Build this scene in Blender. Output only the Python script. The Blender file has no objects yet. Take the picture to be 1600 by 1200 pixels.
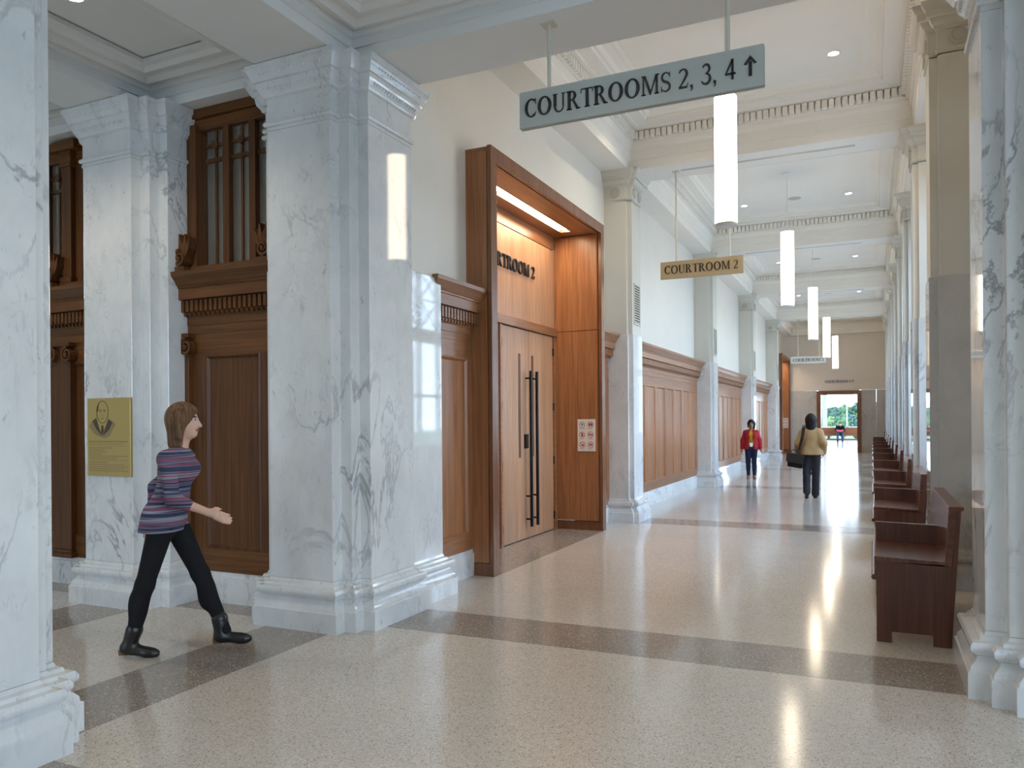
import bpy, bmesh, math, random
import numpy as np
from mathutils import Matrix, Vector
random.seed(7)
PI = math.pi
sc = bpy.context.scene
COL = sc.collection

# ------------------------------------------------------------------ camera
F_PX, YAW, ROLL, CY, EYE = 1208.0, math.radians(25.0), math.radians(-0.45), 657.0, 1.55
cd = bpy.data.cameras.new('camera'); cam = bpy.data.objects.new('camera', cd); COL.objects.link(cam)
cd.sensor_width = 36.0; cd.lens = 36.0 * F_PX / 1600.0
cd.shift_y = (CY - 600.0) / 1600.0
cd.clip_end = 600
fw = Vector((-math.sin(YAW), math.cos(YAW), 0)); rt = Vector((math.cos(YAW), math.sin(YAW), 0)); up = Vector((0, 0, 1))
r2 = rt * math.cos(ROLL) + up * math.sin(ROLL); u2 = -rt * math.sin(ROLL) + up * math.cos(ROLL)
cam.matrix_world = Matrix(((r2.x, u2.x, -fw.x, 0), (r2.y, u2.y, -fw.y, 0), (r2.z, u2.z, -fw.z, EYE), (0, 0, 0, 1)))
sc.camera = cam
# ------------------------------------------------------------------ exposure
vs = sc.view_settings
vs.view_transform = 'Standard'; vs.look = 'None'; vs.gamma = 1.0; vs.use_curve_mapping = False
vs.exposure = 0.05
sc.cycles.caustics_reflective = False; sc.cycles.caustics_refractive = False
sc.cycles.sample_clamp_indirect = 6.0
sc.cycles.diffuse_bounces = 4; sc.cycles.glossy_bounces = 3; sc.cycles.transmission_bounces = 4; sc.cycles.max_bounces = 7; sc.cycles.transparent_max_bounces = 8
sc.cycles.adaptive_threshold = 0.07
# ------------------------------------------------------------------ sky
W = bpy.data.worlds.new('sky'); sc.world = W; W.use_nodes = True
nt = W.node_tree; nt.nodes.clear()
wo = nt.nodes.new('ShaderNodeOutputWorld'); wb = nt.nodes.new('ShaderNodeBackground')
tc = nt.nodes.new('ShaderNodeTexCoord'); sx = nt.nodes.new('ShaderNodeSeparateXYZ'); cr = nt.nodes.new('ShaderNodeValToRGB')
cr.color_ramp.elements[0].position = 0.0; cr.color_ramp.elements[0].color = (0.68, 0.84, 1.0, 1)
cr.color_ramp.elements[1].position = 0.6; cr.color_ramp.elements[1].color = (0.43, 0.64, 1.0, 1)
nt.links.new(tc.outputs['Generated'], sx.inputs[0]); nt.links.new(sx.outputs['Z'], cr.inputs[0])
nt.links.new(cr.outputs[0], wb.inputs[0]); nt.links.new(wb.outputs[0], wo.inputs[0])
SKY = 11.5
wb.inputs[1].default_value = SKY

# ================================================================== helpers
def link(o, parent=None):
    COL.objects.link(o)
    if parent is not None: o.parent = parent
    return o
def tag(o, label=None, cat=None, group=None, kind=None):
    if label: o['label'] = label
    if cat: o['category'] = cat
    if group: o['group'] = group
    if kind: o['kind'] = kind
    return o
def empty(name, loc=(0, 0, 0), rz=0.0, label=None, cat=None, group=None, kind=None):
    o = bpy.data.objects.new(name, None); o.empty_display_size = 0.2
    o.location = loc; o.rotation_euler = (0, 0, rz); link(o)
    return tag(o, label, cat, group, kind)
def copy_tree(o, parent=None):
    c = o.copy(); COL.objects.link(c); c.parent = parent
    for ch in list(o.children): copy_tree(ch, c)
    return c

class MB:
    def __init__(s): s.v = []; s.f = []
    def add(s, vs_, fs):
        n = len(s.v); s.v += [tuple(p) for p in vs_]; s.f += [tuple(i + n for i in f) for f in fs]; return s
    def box(s, x0, x1, y0, y1, z0, z1):
        return s.add([(x0, y0, z0), (x1, y0, z0), (x1, y1, z0), (x0, y1, z0), (x0, y0, z1), (x1, y0, z1), (x1, y1, z1), (x0, y1, z1)],
                     [(0, 3, 2, 1), (4, 5, 6, 7), (0, 1, 5, 4), (1, 2, 6, 5), (2, 3, 7, 6), (3, 0, 4, 7)])
    def prism(s, pts, axis, a0, a1):
        def P(p, a): return {'x': (a, p[0], p[1]), 'y': (p[0], a, p[1]), 'z': (p[0], p[1], a)}[axis]
        n = len(pts)
        return s.add([P(p, a0) for p in pts] + [P(p, a1) for p in pts],
                     [tuple(range(n - 1, -1, -1)), tuple(range(n, 2 * n))] + [(i, (i + 1) % n, n + (i + 1) % n, n + i) for i in range(n)])
    def sweep(s, path, prof, closed=True, cap=False):
        n = len(path); off = []
        for i in range(n):
            p = path[i]; a = path[i - 1] if (closed or i > 0) else None; b = path[(i + 1) % n] if (closed or i < n - 1) else None
            def nr(u, w):
                dx, dy = w[0] - u[0], w[1] - u[1]; L = math.hypot(dx, dy); return (dy / L, -dx / L)
            if a is None: m = nr(p, b)
            elif b is None: m = nr(a, p)
            else:
                n1, n2 = nr(a, p), nr(p, b); d = 1 + n1[0] * n2[0] + n1[1] * n2[1]
                m = ((n1[0] + n2[0]) / d, (n1[1] + n2[1]) / d)
            off.append(m)
        k = len(prof); V = []
        for i in range(n):
            for (o, z) in prof: V.append((path[i][0] + off[i][0] * o, path[i][1] + off[i][1] * o, z))
        Fc = []
        for i in range(n if closed else n - 1):
            j = (i + 1) % n
            for q in range(k - 1): Fc.append((i * k + q, j * k + q, j * k + q + 1, i * k + q + 1))
        if cap: Fc += [tuple(i * k + k - 1 for i in range(n)), tuple(i * k for i in range(n - 1, -1, -1))]
        return s.add(V, Fc)
    def lathe(s, prof, n=24, c=(0, 0), caps=True):
        V = []; Fc = []; k = len(prof)
        for i in range(n):
            a = 2 * PI * i / n
            for (r, z) in prof: V.append((c[0] + r * math.cos(a), c[1] + r * math.sin(a), z))
        for i in range(n):
            j = (i + 1) % n
            for q in range(k - 1): Fc.append((i * k + q, j * k + q, j * k + q + 1, i * k + q + 1))
        if caps: Fc += [tuple(i * k for i in range(n - 1, -1, -1)), tuple(i * k + k - 1 for i in range(n))]
        return s.add(V, Fc)
    def tube(s, pts, r, n=8):
        pts = [Vector(p) for p in pts]; V = []; Fc = []; m = len(pts)
        rr = r if isinstance(r, (list, tuple)) else [r] * m
        t0 = (pts[1] - pts[0]).normalized(); ref = Vector((0, 0, 1)) if abs(t0.z) < 0.9 else Vector((1, 0, 0))
        for i in range(m):
            t = (pts[min(i + 1, m - 1)] - pts[max(i - 1, 0)]).normalized()
            a = t.cross(ref).normalized(); b = a.cross(t).normalized()
            for q in range(n):
                w = 2 * PI * q / n; V.append(pts[i] + (a * math.cos(w) + b * math.sin(w)) * rr[i])
        for i in range(m - 1):
            for q in range(n): Fc.append((i * n + q, i * n + (q + 1) % n, (i + 1) * n + (q + 1) % n, (i + 1) * n + q))
        Fc += [tuple(range(n - 1, -1, -1)), tuple((m - 1) * n + q for q in range(n))]
        return s.add(V, Fc)
    def ell(s, c, r, nu=12, nv=8):
        V = [(c[0], c[1], c[2] - r[2])]; Fc = []
        for j in range(1, nv):
            ph = -PI / 2 + PI * j / nv
            for i in range(nu):
                a = 2 * PI * i / nu; V.append((c[0] + r[0] * math.cos(ph) * math.cos(a), c[1] + r[1] * math.cos(ph) * math.sin(a), c[2] + r[2] * math.sin(ph)))
        V.append((c[0], c[1], c[2] + r[2])); L = len(V) - 1
        for i in range(nu): Fc.append((0, 1 + (i + 1) % nu, 1 + i)); Fc.append((L, L - nu + i, L - nu + (i + 1) % nu))
        for j in range(nv - 2):
            for i in range(nu):
                a = 1 + j * nu; Fc.append((a + i, a + (i + 1) % nu, a + nu + (i + 1) % nu, a + nu + i))
        return s.add(V, Fc)
    def ribbon(s, pts, ws, y0, y1):
        """centre line of (x, z) points with widths, a flat strip in the xz plane between y0 and y1"""
        L = []; R = []
        m = len(pts)
        for i in range(m):
            a = pts[max(i - 1, 0)]; b = pts[min(i + 1, m - 1)]; dx, dz = b[0] - a[0], b[1] - a[1]; q = math.hypot(dx, dz) or 1
            nx, nz = -dz / q, dx / q; w = ws[i] / 2 if isinstance(ws, (list, tuple)) else ws / 2
            L.append((pts[i][0] + nx * w, pts[i][1] + nz * w)); R.append((pts[i][0] - nx * w, pts[i][1] - nz * w))
        for i in range(m - 1): s.prism([L[i], L[i + 1], R[i + 1], R[i]], 'y', y0, y1)
        return s
    def mesh(s, name, smooth=False, recalc=True):
        me = bpy.data.meshes.new(name); me.from_pydata(s.v, [], s.f)
        if recalc:
            bm = bmesh.new(); bm.from_mesh(me); bmesh.ops.recalc_face_normals(bm, faces=bm.faces); bm.to_mesh(me); bm.free()
        if smooth:
            for p in me.polygons: p.use_smooth = True
        me.update(); return me
    def build(s, name, mat, parent=None, smooth=False, bevel=0.0, auto=None):
        me = s.mesh(name, smooth); me.materials.append(mat)
        o = bpy.data.objects.new(name, me); link(o, parent)
        if auto: 
            for p in me.polygons: p.use_smooth = True
            try: me.set_sharp_from_angle(angle=math.radians(auto))
            except Exception: pass
        if bevel:
            b = o.modifiers.new('bevel', 'BEVEL'); b.width = bevel; b.segments = 2; b.limit_method = 'ANGLE'; b.angle_limit = math.radians(40)
        return o
def inst(me, name, loc, parent=None, rot=None):
    o = bpy.data.objects.new(name, me); o.location = loc
    if rot: o.rotation_euler = rot
    return link(o, parent)

# ================================================================== materials
def newmat(name):
    m = bpy.data.materials.new(name); m.use_nodes = True
    n = m.node_tree.nodes; l = m.node_tree.links; b = n['Principled BSDF']
    return m, n, l, b
def plain(name, c, rough=0.5, metal=0.0, spec=0.5, **kw):
    m, n, l, b = newmat(name); b.inputs['Base Color'].default_value = (*c, 1); b.inputs['Roughness'].default_value = rough
    b.inputs['Metallic'].default_value = metal; b.inputs['Specular IOR Level'].default_value = spec
    for k, v_ in kw.items(): b.inputs[k].default_value = v_
    return m
def emis(name, c, s):
    m, n, l, b = newmat(name); b.inputs['Base Color'].default_value = (*c, 1)
    b.inputs['Emission Color'].default_value = (*c, 1); b.inputs['Emission Strength'].default_value = s; return m
def pos(n, l, scale):
    g = n.new('ShaderNodeNewGeometry'); mp = n.new('ShaderNodeMapping'); mp.inputs['Scale'].default_value = scale
    l.new(g.outputs['Position'], mp.inputs[0]); return mp.outputs[0]
def ramp(n, l, src, stops):
    r = n.new('ShaderNodeValToRGB'); e = r.color_ramp.elements
    while len(e) < len(stops): e.new(0.5)
    for i, (p, c) in enumerate(stops): e[i].position = p; e[i].color = (*c, 1) if len(c) == 3 else c
    l.new(src, r.inputs[0]); return r.outputs[0]
def mix(n, l, fac, a, b, mode='MIX'):
    m = n.new('ShaderNodeMix'); m.data_type = 'RGBA'; m.blend_type = mode
    for s_, v_ in ((0, fac), (6, a), (7, b)):
        if isinstance(v_, (int, float)): m.inputs[s_].default_value = v_
        elif isinstance(v_, tuple): m.inputs[s_].default_value = (*v_, 1) if len(v_) == 3 else v_
        else: l.new(v_, m.inputs[s_])
    return m.outputs[2]
def noise(n, l, vec, scale, detail=4, rough=0.55, dist=0.0):
    t = n.new('ShaderNodeTexNoise'); t.inputs['Scale'].default_value = scale; t.inputs['Detail'].default_value = detail
    t.inputs['Roughness'].default_value = rough; t.inputs['Distortion'].default_value = dist
    if vec is not None: l.new(vec, t.inputs['Vector'])
    return t.outputs['Fac']

def marble(name, base, dark, amount=1.0, rough=0.09):
    m, n, l, b = newmat(name)
    p = pos(n, l, (1, 1, 1)); pd = pos(n, l, (1.0, 1.0, 0.55))
    rot = n.new('ShaderNodeMapping'); rot.inputs['Rotation'].default_value = (0.5, 0.6, 0.3); l.new(pd, rot.inputs[0])
    cl = noise(n, l, p, 1.6, 3, 0.6)
    c0 = ramp(n, l, cl, [(0.3, tuple(x * 0.88 for x in base)), (0.7, base)])
    c0 = mix(n, l, 0.55, c0, ramp(n, l, noise(n, l, rot.outputs[0], 7.0, 3, 0.65, 0.5), [(0.3, (0.86, 0.87, 0.88)), (0.6, (1.0, 1.0, 1.0))]), 'MULTIPLY')
    v1 = noise(n, l, rot.outputs[0], 1.3, 6, 0.62, 1.1)
    w1 = ramp(n, l, v1, [(0.478, (0, 0, 0)), (0.497, (1, 1, 1)), (0.503, (1, 1, 1)), (0.522, (0, 0, 0))])
    g = ramp(n, l, noise(n, l, p, 0.9, 2), [(0.46, (0, 0, 0)), (0.68, (1, 1, 1))])
    mk = mix(n, l, 1.0, w1, g, 'MULTIPLY')
    c1 = mix(n, l, mk, c0, dark)
    v2 = noise(n, l, rot.outputs[0], 4.5, 5, 0.65, 0.7)
    w2 = ramp(n, l, v2, [(0.485, (0, 0, 0)), (0.5, (0.6 * amount,) * 3), (0.515, (0, 0, 0))])
    g2 = ramp(n, l, noise(n, l, p, 2.3, 2), [(0.5, (0, 0, 0)), (0.7, (1, 1, 1))])
    c2 = mix(n, l, mix(n, l, 1.0, w2, g2, 'MULTIPLY'), c1, dark)
    sp = noise(n, l, rot.outputs[0], 22, 2, 0.6)
    w3 = ramp(n, l, sp, [(0.68, (0, 0, 0)), (0.74, (0.55 * amount,) * 3)])
    c3 = mix(n, l, w3, c2, dark)
    l.new(c3, b.inputs['Base Color']); b.inputs['Roughness'].default_value = rough
    return m
def wood(name, a, c, axis='z', rough=0.35, scale=1.0, contrast=1.0, spec=0.5):
    m, n, l, b = newmat(name)
    s1 = {'z': (28, 28, 0.9), 'x': (0.9, 28, 28), 'y': (28, 0.9, 28)}[axis]; s2 = {'z': (90, 90, 2.2), 'x': (2.2, 90, 90), 'y': (90, 2.2, 90)}[axis]
    n1 = noise(n, l, pos(n, l, tuple(q * scale for q in s1)), 1.0, 3, 0.5, 0.4); n2 = noise(n, l, pos(n, l, tuple(q * scale for q in s2)), 1.0, 2)
    bl = noise(n, l, pos(n, l, tuple(q * 0.14 for q in s1)), 1.0, 1)
    c1 = ramp(n, l, n1, [(0.3, c), (0.7, a)])
    c2 = mix(n, l, 0.45 * contrast, c1, ramp(n, l, n2, [(0.35, (0.35,) * 3), (0.65, (1.0,) * 3)]), 'MULTIPLY')
    c3 = mix(n, l, 0.35, c2, ramp(n, l, bl, [(0.35, (0.62,) * 3), (0.65, (1.1,) * 3)]), 'MULTIPLY')
    l.new(c3, b.inputs['Base Color']); b.inputs['Roughness'].default_value = rough; b.inputs['Specular IOR Level'].default_value = spec
    return m
def terrazzo(name, base, chips, rough=0.13):
    m, n, l, b = newmat(name); p = pos(n, l, (1, 1, 1))
    def vor(s):
        v = n.new('ShaderNodeTexVoronoi'); v.inputs['Scale'].default_value = s; l.new(p, v.inputs['Vector'])
        sp = n.new('ShaderNodeSeparateColor'); l.new(v.outputs['Color'], sp.inputs[0]); return sp.outputs[0], v.outputs['Distance']
    r1, d1 = vor(80); r2_, d2 = vor(150)
    c = ramp(n, l, r1, chips)
    c2 = ramp(n, l, r2_, [(0.0, tuple(x * 0.8 for x in base)), (0.5, base), (1.0, tuple(min(1, x * 1.15) for x in base))])
    near = ramp(n, l, d1, [(0.34, (1, 1, 1)), (0.40, (0, 0, 0))])
    sel = ramp(n, l, r1, [(0.0, (1, 1, 1)), (0.22, (1, 1, 1)), (0.24, (0, 0, 0)), (0.74, (0, 0, 0)), (0.76, (1, 1, 1))])
    k = mix(n, l, 1.0, near, sel, 'MULTIPLY')
    c3 = mix(n, l, k, c2, c)
    big = ramp(n, l, noise(n, l, p, 0.7, 3), [(0.3, (0.94,) * 3), (0.7, (1.03,) * 3)])
    c4 = mix(n, l, 1.0, c3, big, 'MULTIPLY')
    l.new(c4, b.inputs['Base Color']); b.inputs['Roughness'].default_value = rough
    return m
def plaster(name, c, rough=0.75):
    m, n, l, b = newmat(name); p = pos(n, l, (1, 1, 1))
    l.new(ramp(n, l, noise(n, l, p, 1.5, 3), [(0.3, tuple(x * 0.97 for x in c)), (0.7, c)]), b.inputs['Base Color'])
    b.inputs['Roughness'].default_value = rough; b.inputs['Specular IOR Level'].default_value = 0.3
    bp = n.new('ShaderNodeBump'); bp.inputs['Strength'].default_value = 0.04; l.new(noise(n, l, p, 140, 2), bp.inputs['Height']); l.new(bp.outputs[0], b.inputs['Normal'])
    return m
def glass(name, tint=(1, 1, 1), gl=0.08):
    m, n, l, b = newmat(name); n.remove(b); out = n['Material Output']
    t = n.new('ShaderNodeBsdfTransparent'); t.inputs[0].default_value = (*tint, 1); g = n.new('ShaderNodeBsdfGlossy'); g.inputs['Roughness'].default_value = 0.02
    lw_ = n.new('ShaderNodeLayerWeight'); lw_.inputs[0].default_value = 0.5; pw_ = n.new('ShaderNodeMath'); pw_.operation = 'POWER'; pw_.inputs[1].default_value = 5.0; l.new(lw_.outputs['Facing'], pw_.inputs[0]); fr = n.new('ShaderNodeMath'); fr.operation = 'MULTIPLY_ADD'; fr.inputs[1].default_value = 0.6; fr.inputs[2].default_value = 0.03; l.new(pw_.outputs[0], fr.inputs[0]); mx = n.new('ShaderNodeMixShader')
    l.new(fr.outputs[0], mx.inputs[0]); l.new(t.outputs[0], mx.inputs[1]); l.new(g.outputs[0], mx.inputs[2]); l.new(mx.outputs[0], out.inputs[0]); return m
def fabric(name, c, rough=0.85, s=160):
    m, n, l, b = newmat(name); tcn = n.new('ShaderNodeTexCoord')
    l.new(ramp(n, l, noise(n, l, tcn.outputs['Object'], 9, 4), [(0.3, tuple(x * 0.8 for x in c)), (0.7, c)]), b.inputs['Base Color'])
    b.inputs['Roughness'].default_value = rough; b.inputs['Specular IOR Level'].default_value = 0.2
    bp = n.new('ShaderNodeBump'); bp.inputs['Strength'].default_value = 0.35; bp.inputs['Distance'].default_value = 0.02
    l.new(noise(n, l, tcn.outputs['Object'], 14, 3), bp.inputs['Height']); l.new(bp.outputs[0], b.inputs['Normal']); return m

M = {}
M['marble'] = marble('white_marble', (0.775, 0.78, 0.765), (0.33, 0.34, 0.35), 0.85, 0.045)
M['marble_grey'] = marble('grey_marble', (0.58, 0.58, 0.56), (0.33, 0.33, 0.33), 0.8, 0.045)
M['plaster'] = plaster('cream_plaster', (0.76, 0.73, 0.66))
M['ceiling'] = plaster('white_ceiling_paint', (0.82, 0.79, 0.72))
M['ceiling_hall'] = plaster('hall_ceiling_paint', (0.80, 0.79, 0.75))
M['pil_plaster'] = plaster('stone_coloured_plaster', (0.64, 0.62, 0.55))
M['wood'] = wood('cherry_veneer', (0.46, 0.205, 0.088), (0.345, 0.14, 0.058), 'z', 0.32, spec=0.38)
M['wood_h'] = wood('cherry_veneer_horizontal', (0.40, 0.18, 0.08), (0.30, 0.125, 0.05), 'y', 0.3)
M['wood_door'] = wood('pale_cherry_veneer', (0.60, 0.34, 0.19), (0.50, 0.26, 0.14), 'z', 0.38)
M['wood_edge'] = wood('dark_cherry_edge', (0.27, 0.115, 0.055), (0.20, 0.08, 0.035), 'z', 0.25)
M['inlay'] = plain('dark_brown_inlay', (0.10, 0.042, 0.02), 0.5)
M['oak'] = wood('old_dark_oak', (0.165, 0.064, 0.019), (0.09, 0.033, 0.011), 'z', 0.36, spec=0.28)
M['oak_h'] = wood('old_dark_oak_horizontal', (0.21, 0.084, 0.025), (0.12, 0.046, 0.014), 'x', 0.36, spec=0.28)
M['walnut'] = wood('bench_walnut', (0.165, 0.056, 0.032), (0.09, 0.03, 0.018), 'z', 0.3)
M['walnut_h'] = wood('bench_walnut_horizontal', (0.19, 0.07, 0.04), (0.11, 0.04, 0.024), 'y', 0.26)
M['terrazzo'] = terrazzo('pale_terrazzo', (0.60, 0.545, 0.47), [(0.0, (0.26, 0.23, 0.19)), (0.2, (0.40, 0.35, 0.29)), (0.78, (0.80, 0.77, 0.70)), (1.0, (0.5, 0.4, 0.3))])
M['terrazzo_dark'] = terrazzo('grey_terrazzo', (0.31, 0.265, 0.22), [(0.0, (0.13, 0.11, 0.09)), (0.2, (0.2, 0.17, 0.14)), (0.8, (0.72, 0.68, 0.6)), (1.0, (0.55, 0.48, 0.4))])
M['sign'] = plain('sage_grey_sign_paint', (0.45, 0.46, 0.41), 0.5)
M['sign_lit'] = plain('lit_sign_paint', (0.68, 0.70, 0.66), 0.5)  # sign paint lightened to stand in for light on the far sign
M['sign_tan'] = plain('tan_sign_colour', (0.40, 0.31, 0.18), 0.45)  # tan colour, used on the middle sign only
M['letter'] = plain('black_letters', (0.018, 0.018, 0.02), 0.35)
M['rod'] = plain('cream_metal_rod', (0.62, 0.58, 0.48), 0.45)
M['black_metal'] = plain('black_metal', (0.015, 0.014, 0.014), 0.35, 0.6)
M['brass'] = plain('brass_plate', (0.52, 0.38, 0.14), 0.38, 0.55)
M['ink'] = plain('engraving_ink', (0.06, 0.045, 0.025), 0.6)
M['ink_soft'] = plain('engraving_half_tone', (0.28, 0.20, 0.08), 0.6)
M['glass'] = glass('clear_glass', (0.97, 0.98, 0.98))
M['white_paint'] = plain('white_window_paint', (0.80, 0.80, 0.78), 0.5)
M['lamp'] = emis('pendant_lamp_glow', (1.0, 0.84, 0.64), 9.5)
M['slot'] = emis('warm_strip_glow', (1.0, 0.80, 0.55), 14.0)
M['down'] = emis('downlight_glow', (1.0, 0.9, 0.75), 14.0)
M['white_metal'] = plain('white_metal', (0.78, 0.78, 0.76), 0.4)
M['grille'] = plain('pale_grille', (0.50, 0.48, 0.42), 0.5)
M['dark'] = plain('dark_gap', (0.03, 0.028, 0.025), 0.8)
M['joint'] = plain('zinc_joint', (0.45, 0.42, 0.36), 0.4)

# ================================================================== room data
XL, XR = -3.70, 0.91                 # plaster wall planes of the corridor
ZC, ZS = 6.0, 5.31                   # corridor ceiling, beam soffit
LP = [11.62, 18.18, 24.74, 31.30]    # left pilasters (beams above)
RPY = [8.35 + 3.28 * k for k in range(9)]
YE = 37.75                           # end wall
ZH = 4.28                            # hall beam soffit
MT = 2.84                            # marble height

def struct(name, mb, mat, parent=None, **k):
    o = mb.build(name, mat, parent, **k)
    if parent is None: o['kind'] = 'structure'
    return o
# ------------------------------------------------------------------ floor
fl = struct('floor', MB().box(-11, 7, -9, 57, -0.2, 0), M['terrazzo'])
def band(x0, x1, y0, y1):
    return MB().box(x0, x1, y0, y1, -0.01, 0.0012).build('terrazzo_band', M['terrazzo_dark'], fl)
band(-4.20, -3.61, 2.3, 4.93); band(-4.20, -3.61, -8.9, 2.3)
band(-6.20, -5.58, -8.9, 4.5)
def skew(x0, x1, ya, yb, w):
    return MB().prism([(x0, ya), (x1, yb), (x1, yb + w), (x0, ya + w)], 'z', -0.01, 0.0012).build('terrazzo_band', M['terrazzo_dark'], fl)
skew(-3.36, 0.50, 4.885, 4.965, 0.59)
band(-3.61, 1.2, 1.74, 2.33); band(-5.58, -4.20, 1.74, 2.33)
band(-5.45, -4.36, 4.72, 4.97); band(-8.4, -6.4, 4.72, 4.97)
for y in LP: band(-3.2, 0.45, y - 0.32, y + 0.32)
band(-4.16, -3.40, 6.98, 10.31); band(-4.16, -3.40, 34.1, 37.5)
# ------------------------------------------------------------------ walls
w = MB()
w.box(XL - 0.15, XL, 5.35, 6.93, 0, 6.3); w.box(XL - 0.15, XL, 6.93, 10.35, 4.2, 6.3); w.box(XL - 0.15, XL, 10.35, 34.15, 0, 6.3)
w.box(XL - 0.15, XL, 34.15, 37.58, 4.2, 6.3); w.box(XL - 0.15, XL, 37.58, YE, 0, 6.3)
struct('wall_left', w, M['plaster'])
w = MB(); zs0, zs1 = 0.98, 4.62
edges = [5.2]; WIN = []
for k in range(len(RPY)):
    if k == 0: a, b = 8.35 + 0.47, 8.35 + 3.28 - 0.47
    else: a, b = RPY[k] + 0.47, min(RPY[k] + 3.28 - 0.47, YE - 0.35)
    if b - a > 0.8 and k < 8: WIN.append((a, b))
y = 5.2
for (a, b) in WIN:
    w.box(XR, XR + 0.3, y, a, 0, 6.3); w.box(XR, XR + 0.3, a, b, 0, zs0); w.box(XR, XR + 0.3, a, b, zs1, 6.3); y = b
w.box(XR, XR + 0.3, y, YE + 0.3, 0, 6.3)
struct('wall_right', w, M['plaster'])
# end wall with doorway
DX0, DX1, DZ = -2.12, -0.62, 2.60
w = MB(); w.box(XL, DX0 - 0.1, YE, YE + 0.25, MT - 0.04, 6.3); w.box(DX1 + 0.1, XR, YE, YE + 0.25, MT - 0.04, 6.3); w.box(DX0 - 0.1, DX1 + 0.1, YE, YE + 0.25, 2.7, 6.3)
we = struct('wall_end', w, M['plaster'])
for i, (a, b) in enumerate([(XL, -2.98), (-2.975, DX0 - 0.17), (DX1 + 0.17, 0.155), (0.16, XR)]):
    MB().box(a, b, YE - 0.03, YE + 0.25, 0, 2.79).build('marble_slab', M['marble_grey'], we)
dr = empty('door_3', (0, 0, 0), kind='structure')
MB().box(DX0 - 0.17, DX0, YE - 0.07, YE + 0.3, 0, 2.78).build('door_jamb', M['wood_edge'], dr)
MB().box(DX1, DX1 + 0.17, YE - 0.07, YE + 0.3, 0, 2.78).build('door_jamb', M['wood_edge'], dr)
MB().box(DX0, DX1, YE - 0.07, YE + 0.3, 2.60, 2.78).build('door_head', M['wood_edge'], dr)
# screen wall on the left of the hall (above and behind the oak screens)
w = MB(); w.box(-11, XL - 0.15, 5.12, 5.27, 4.2, 5.0)
struct('wall_front', w, M['plaster'])
struct('wall_back', MB().box(-11, 7, -9.3, -9, 0, 1.0).box(-11, 7, -9.3, -9, 4.3, 5.2).box(-11, -9.5, -9.3, -9, 1, 4.3).box(-5.6, 7, -9.3, -9, 1, 4.3), M['plaster'])
struct('wall_west', MB().box(-11.2, -11, -9, 5.3, 0, 5.2), M['plaster'])
struct('wall_east', MB().box(7, 7.2, -9, 6, 0, 1.0).box(7, 7.2, -9, 6, 4.3, 5.2).box(7, 7.2, -9, -7.5, 1, 4.3).box(7, 7.2, -3.2, -1.8, 1, 4.3).box(7, 7.2, 2.5, 6, 1, 4.3), M['plaster'])
struct('wall_north', MB().box(1.2, 7.2, 5.5, 5.7, 0, 5.2), M['plaster'])
# rooms behind the screens
struct('wall_courtroom', MB().box(-11, -3.85, 6.75, 6.85, 0, 5.2).box(-3.95, -3.85, 5.3, 6.85, 0, 5.2), M['plaster'])
# ------------------------------------------------------------------ ceilings
ceil = empty('ceiling', kind='structure')
CPROF = [(0.003, ZS - 0.002), (0.003, 5.44), (0.012, 5.445), (0.012, 5.60), (0.035, 5.615), (0.05, 5.655), (0.055, 5.70), (0.09, 5.705), (0.09, 5.835), (0.19, 5.845), (0.20, 5.865), (0.36, 5.875), (0.37, 5.915), (0.40, 5.92), (0.44, 5.965), (0.52, 5.985), (0.56, 5.99), (0.60, ZC)]
def coffer(x0, x1, y0, y1, prof, mat, parent, dent=None):
    path = [(x0, y0), (x0, y1), (x1, y1), (x1, y0)]          # clockwise: offsets run inwards
    MB().sweep(path, prof).build('coffer_cornice', mat, parent)
    o = prof[-1][0]; z = prof[-1][1]
    MB().box(x0 + o - 0.01, x1 - o + 0.01, y0 + o - 0.01, y1 - o + 0.01, z, z + 0.1).build('coffer_panel', mat, parent)
    if dent:
        off, dep, z0, z1, wd, pitch = dent
        for side in range(4):
            d = MB()
            L = (x1 - x0 if side < 2 else y1 - y0) - 2 * (off + dep); n = int(L / pitch); st = L / n
            for i in range(n + 1):
                c = off + dep + i * st
                if side == 0: d.box(x0 + c - wd / 2, x0 + c + wd / 2, y1 - off - dep, y1 - off + 0.01, z0, z1)
                elif side == 1: d.box(x0 + c - wd / 2, x0 + c + wd / 2, y0 + off - 0.01, y0 + off + dep, z0, z1)
                elif side == 2: d.box(x0 + off - 0.01, x0 + off + dep, y0 + c - wd / 2, y0 + c + wd / 2, z0, z1)
                else: d.box(x1 - off - dep, x1 - off + 0.01, y0 + c - wd / 2, y0 + c + wd / 2, z0, z1)
            tag(d.build('dentil_row', mat, parent), kind='stuff')
CX0, CX1 = -3.30, 0.51
bays = [(5.75, LP[0] - 0.27)] + [(LP[i] + 0.38, LP[i + 1] - 0.27) for i in range(3)] + [(LP[3] + 0.38, YE - 0.35)]
for (a, b) in bays: coffer(CX0, CX1, a, b, CPROF, M['ceiling'], ceil, (0.09, 0.05, 5.72, 5.83, 0.066, 0.084))
MB().box(XL - 0.1, CX0, 5.38, YE, ZS, 6.3).build('side_beam', M['ceiling'], ceil)
MB().box(CX1, XR + 0.1, 5.38, YE, ZS, 6.3).build('side_beam', M['ceiling'], ceil)
MB().box(CX0, CX1, 5.38, 5.75, ZS, 6.3).build('cross_beam', M['ceiling'], ceil)
for y in LP: MB().box(CX0, CX1, y - 0.27, y + 0.38, ZS, 6.3).build('cross_beam', M['ceiling'], ceil)
MB().box(CX0, CX1, YE - 0.35, YE, ZS, 6.3).build('cross_beam', M['ceiling'], ceil)
MB().box(-4.2, 1.4, 5.0, YE + 0.3, 6.3, 6.4).build('roof_slab', M['ceiling'], ceil)
hall = empty('ceiling', kind='structure')
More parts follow.
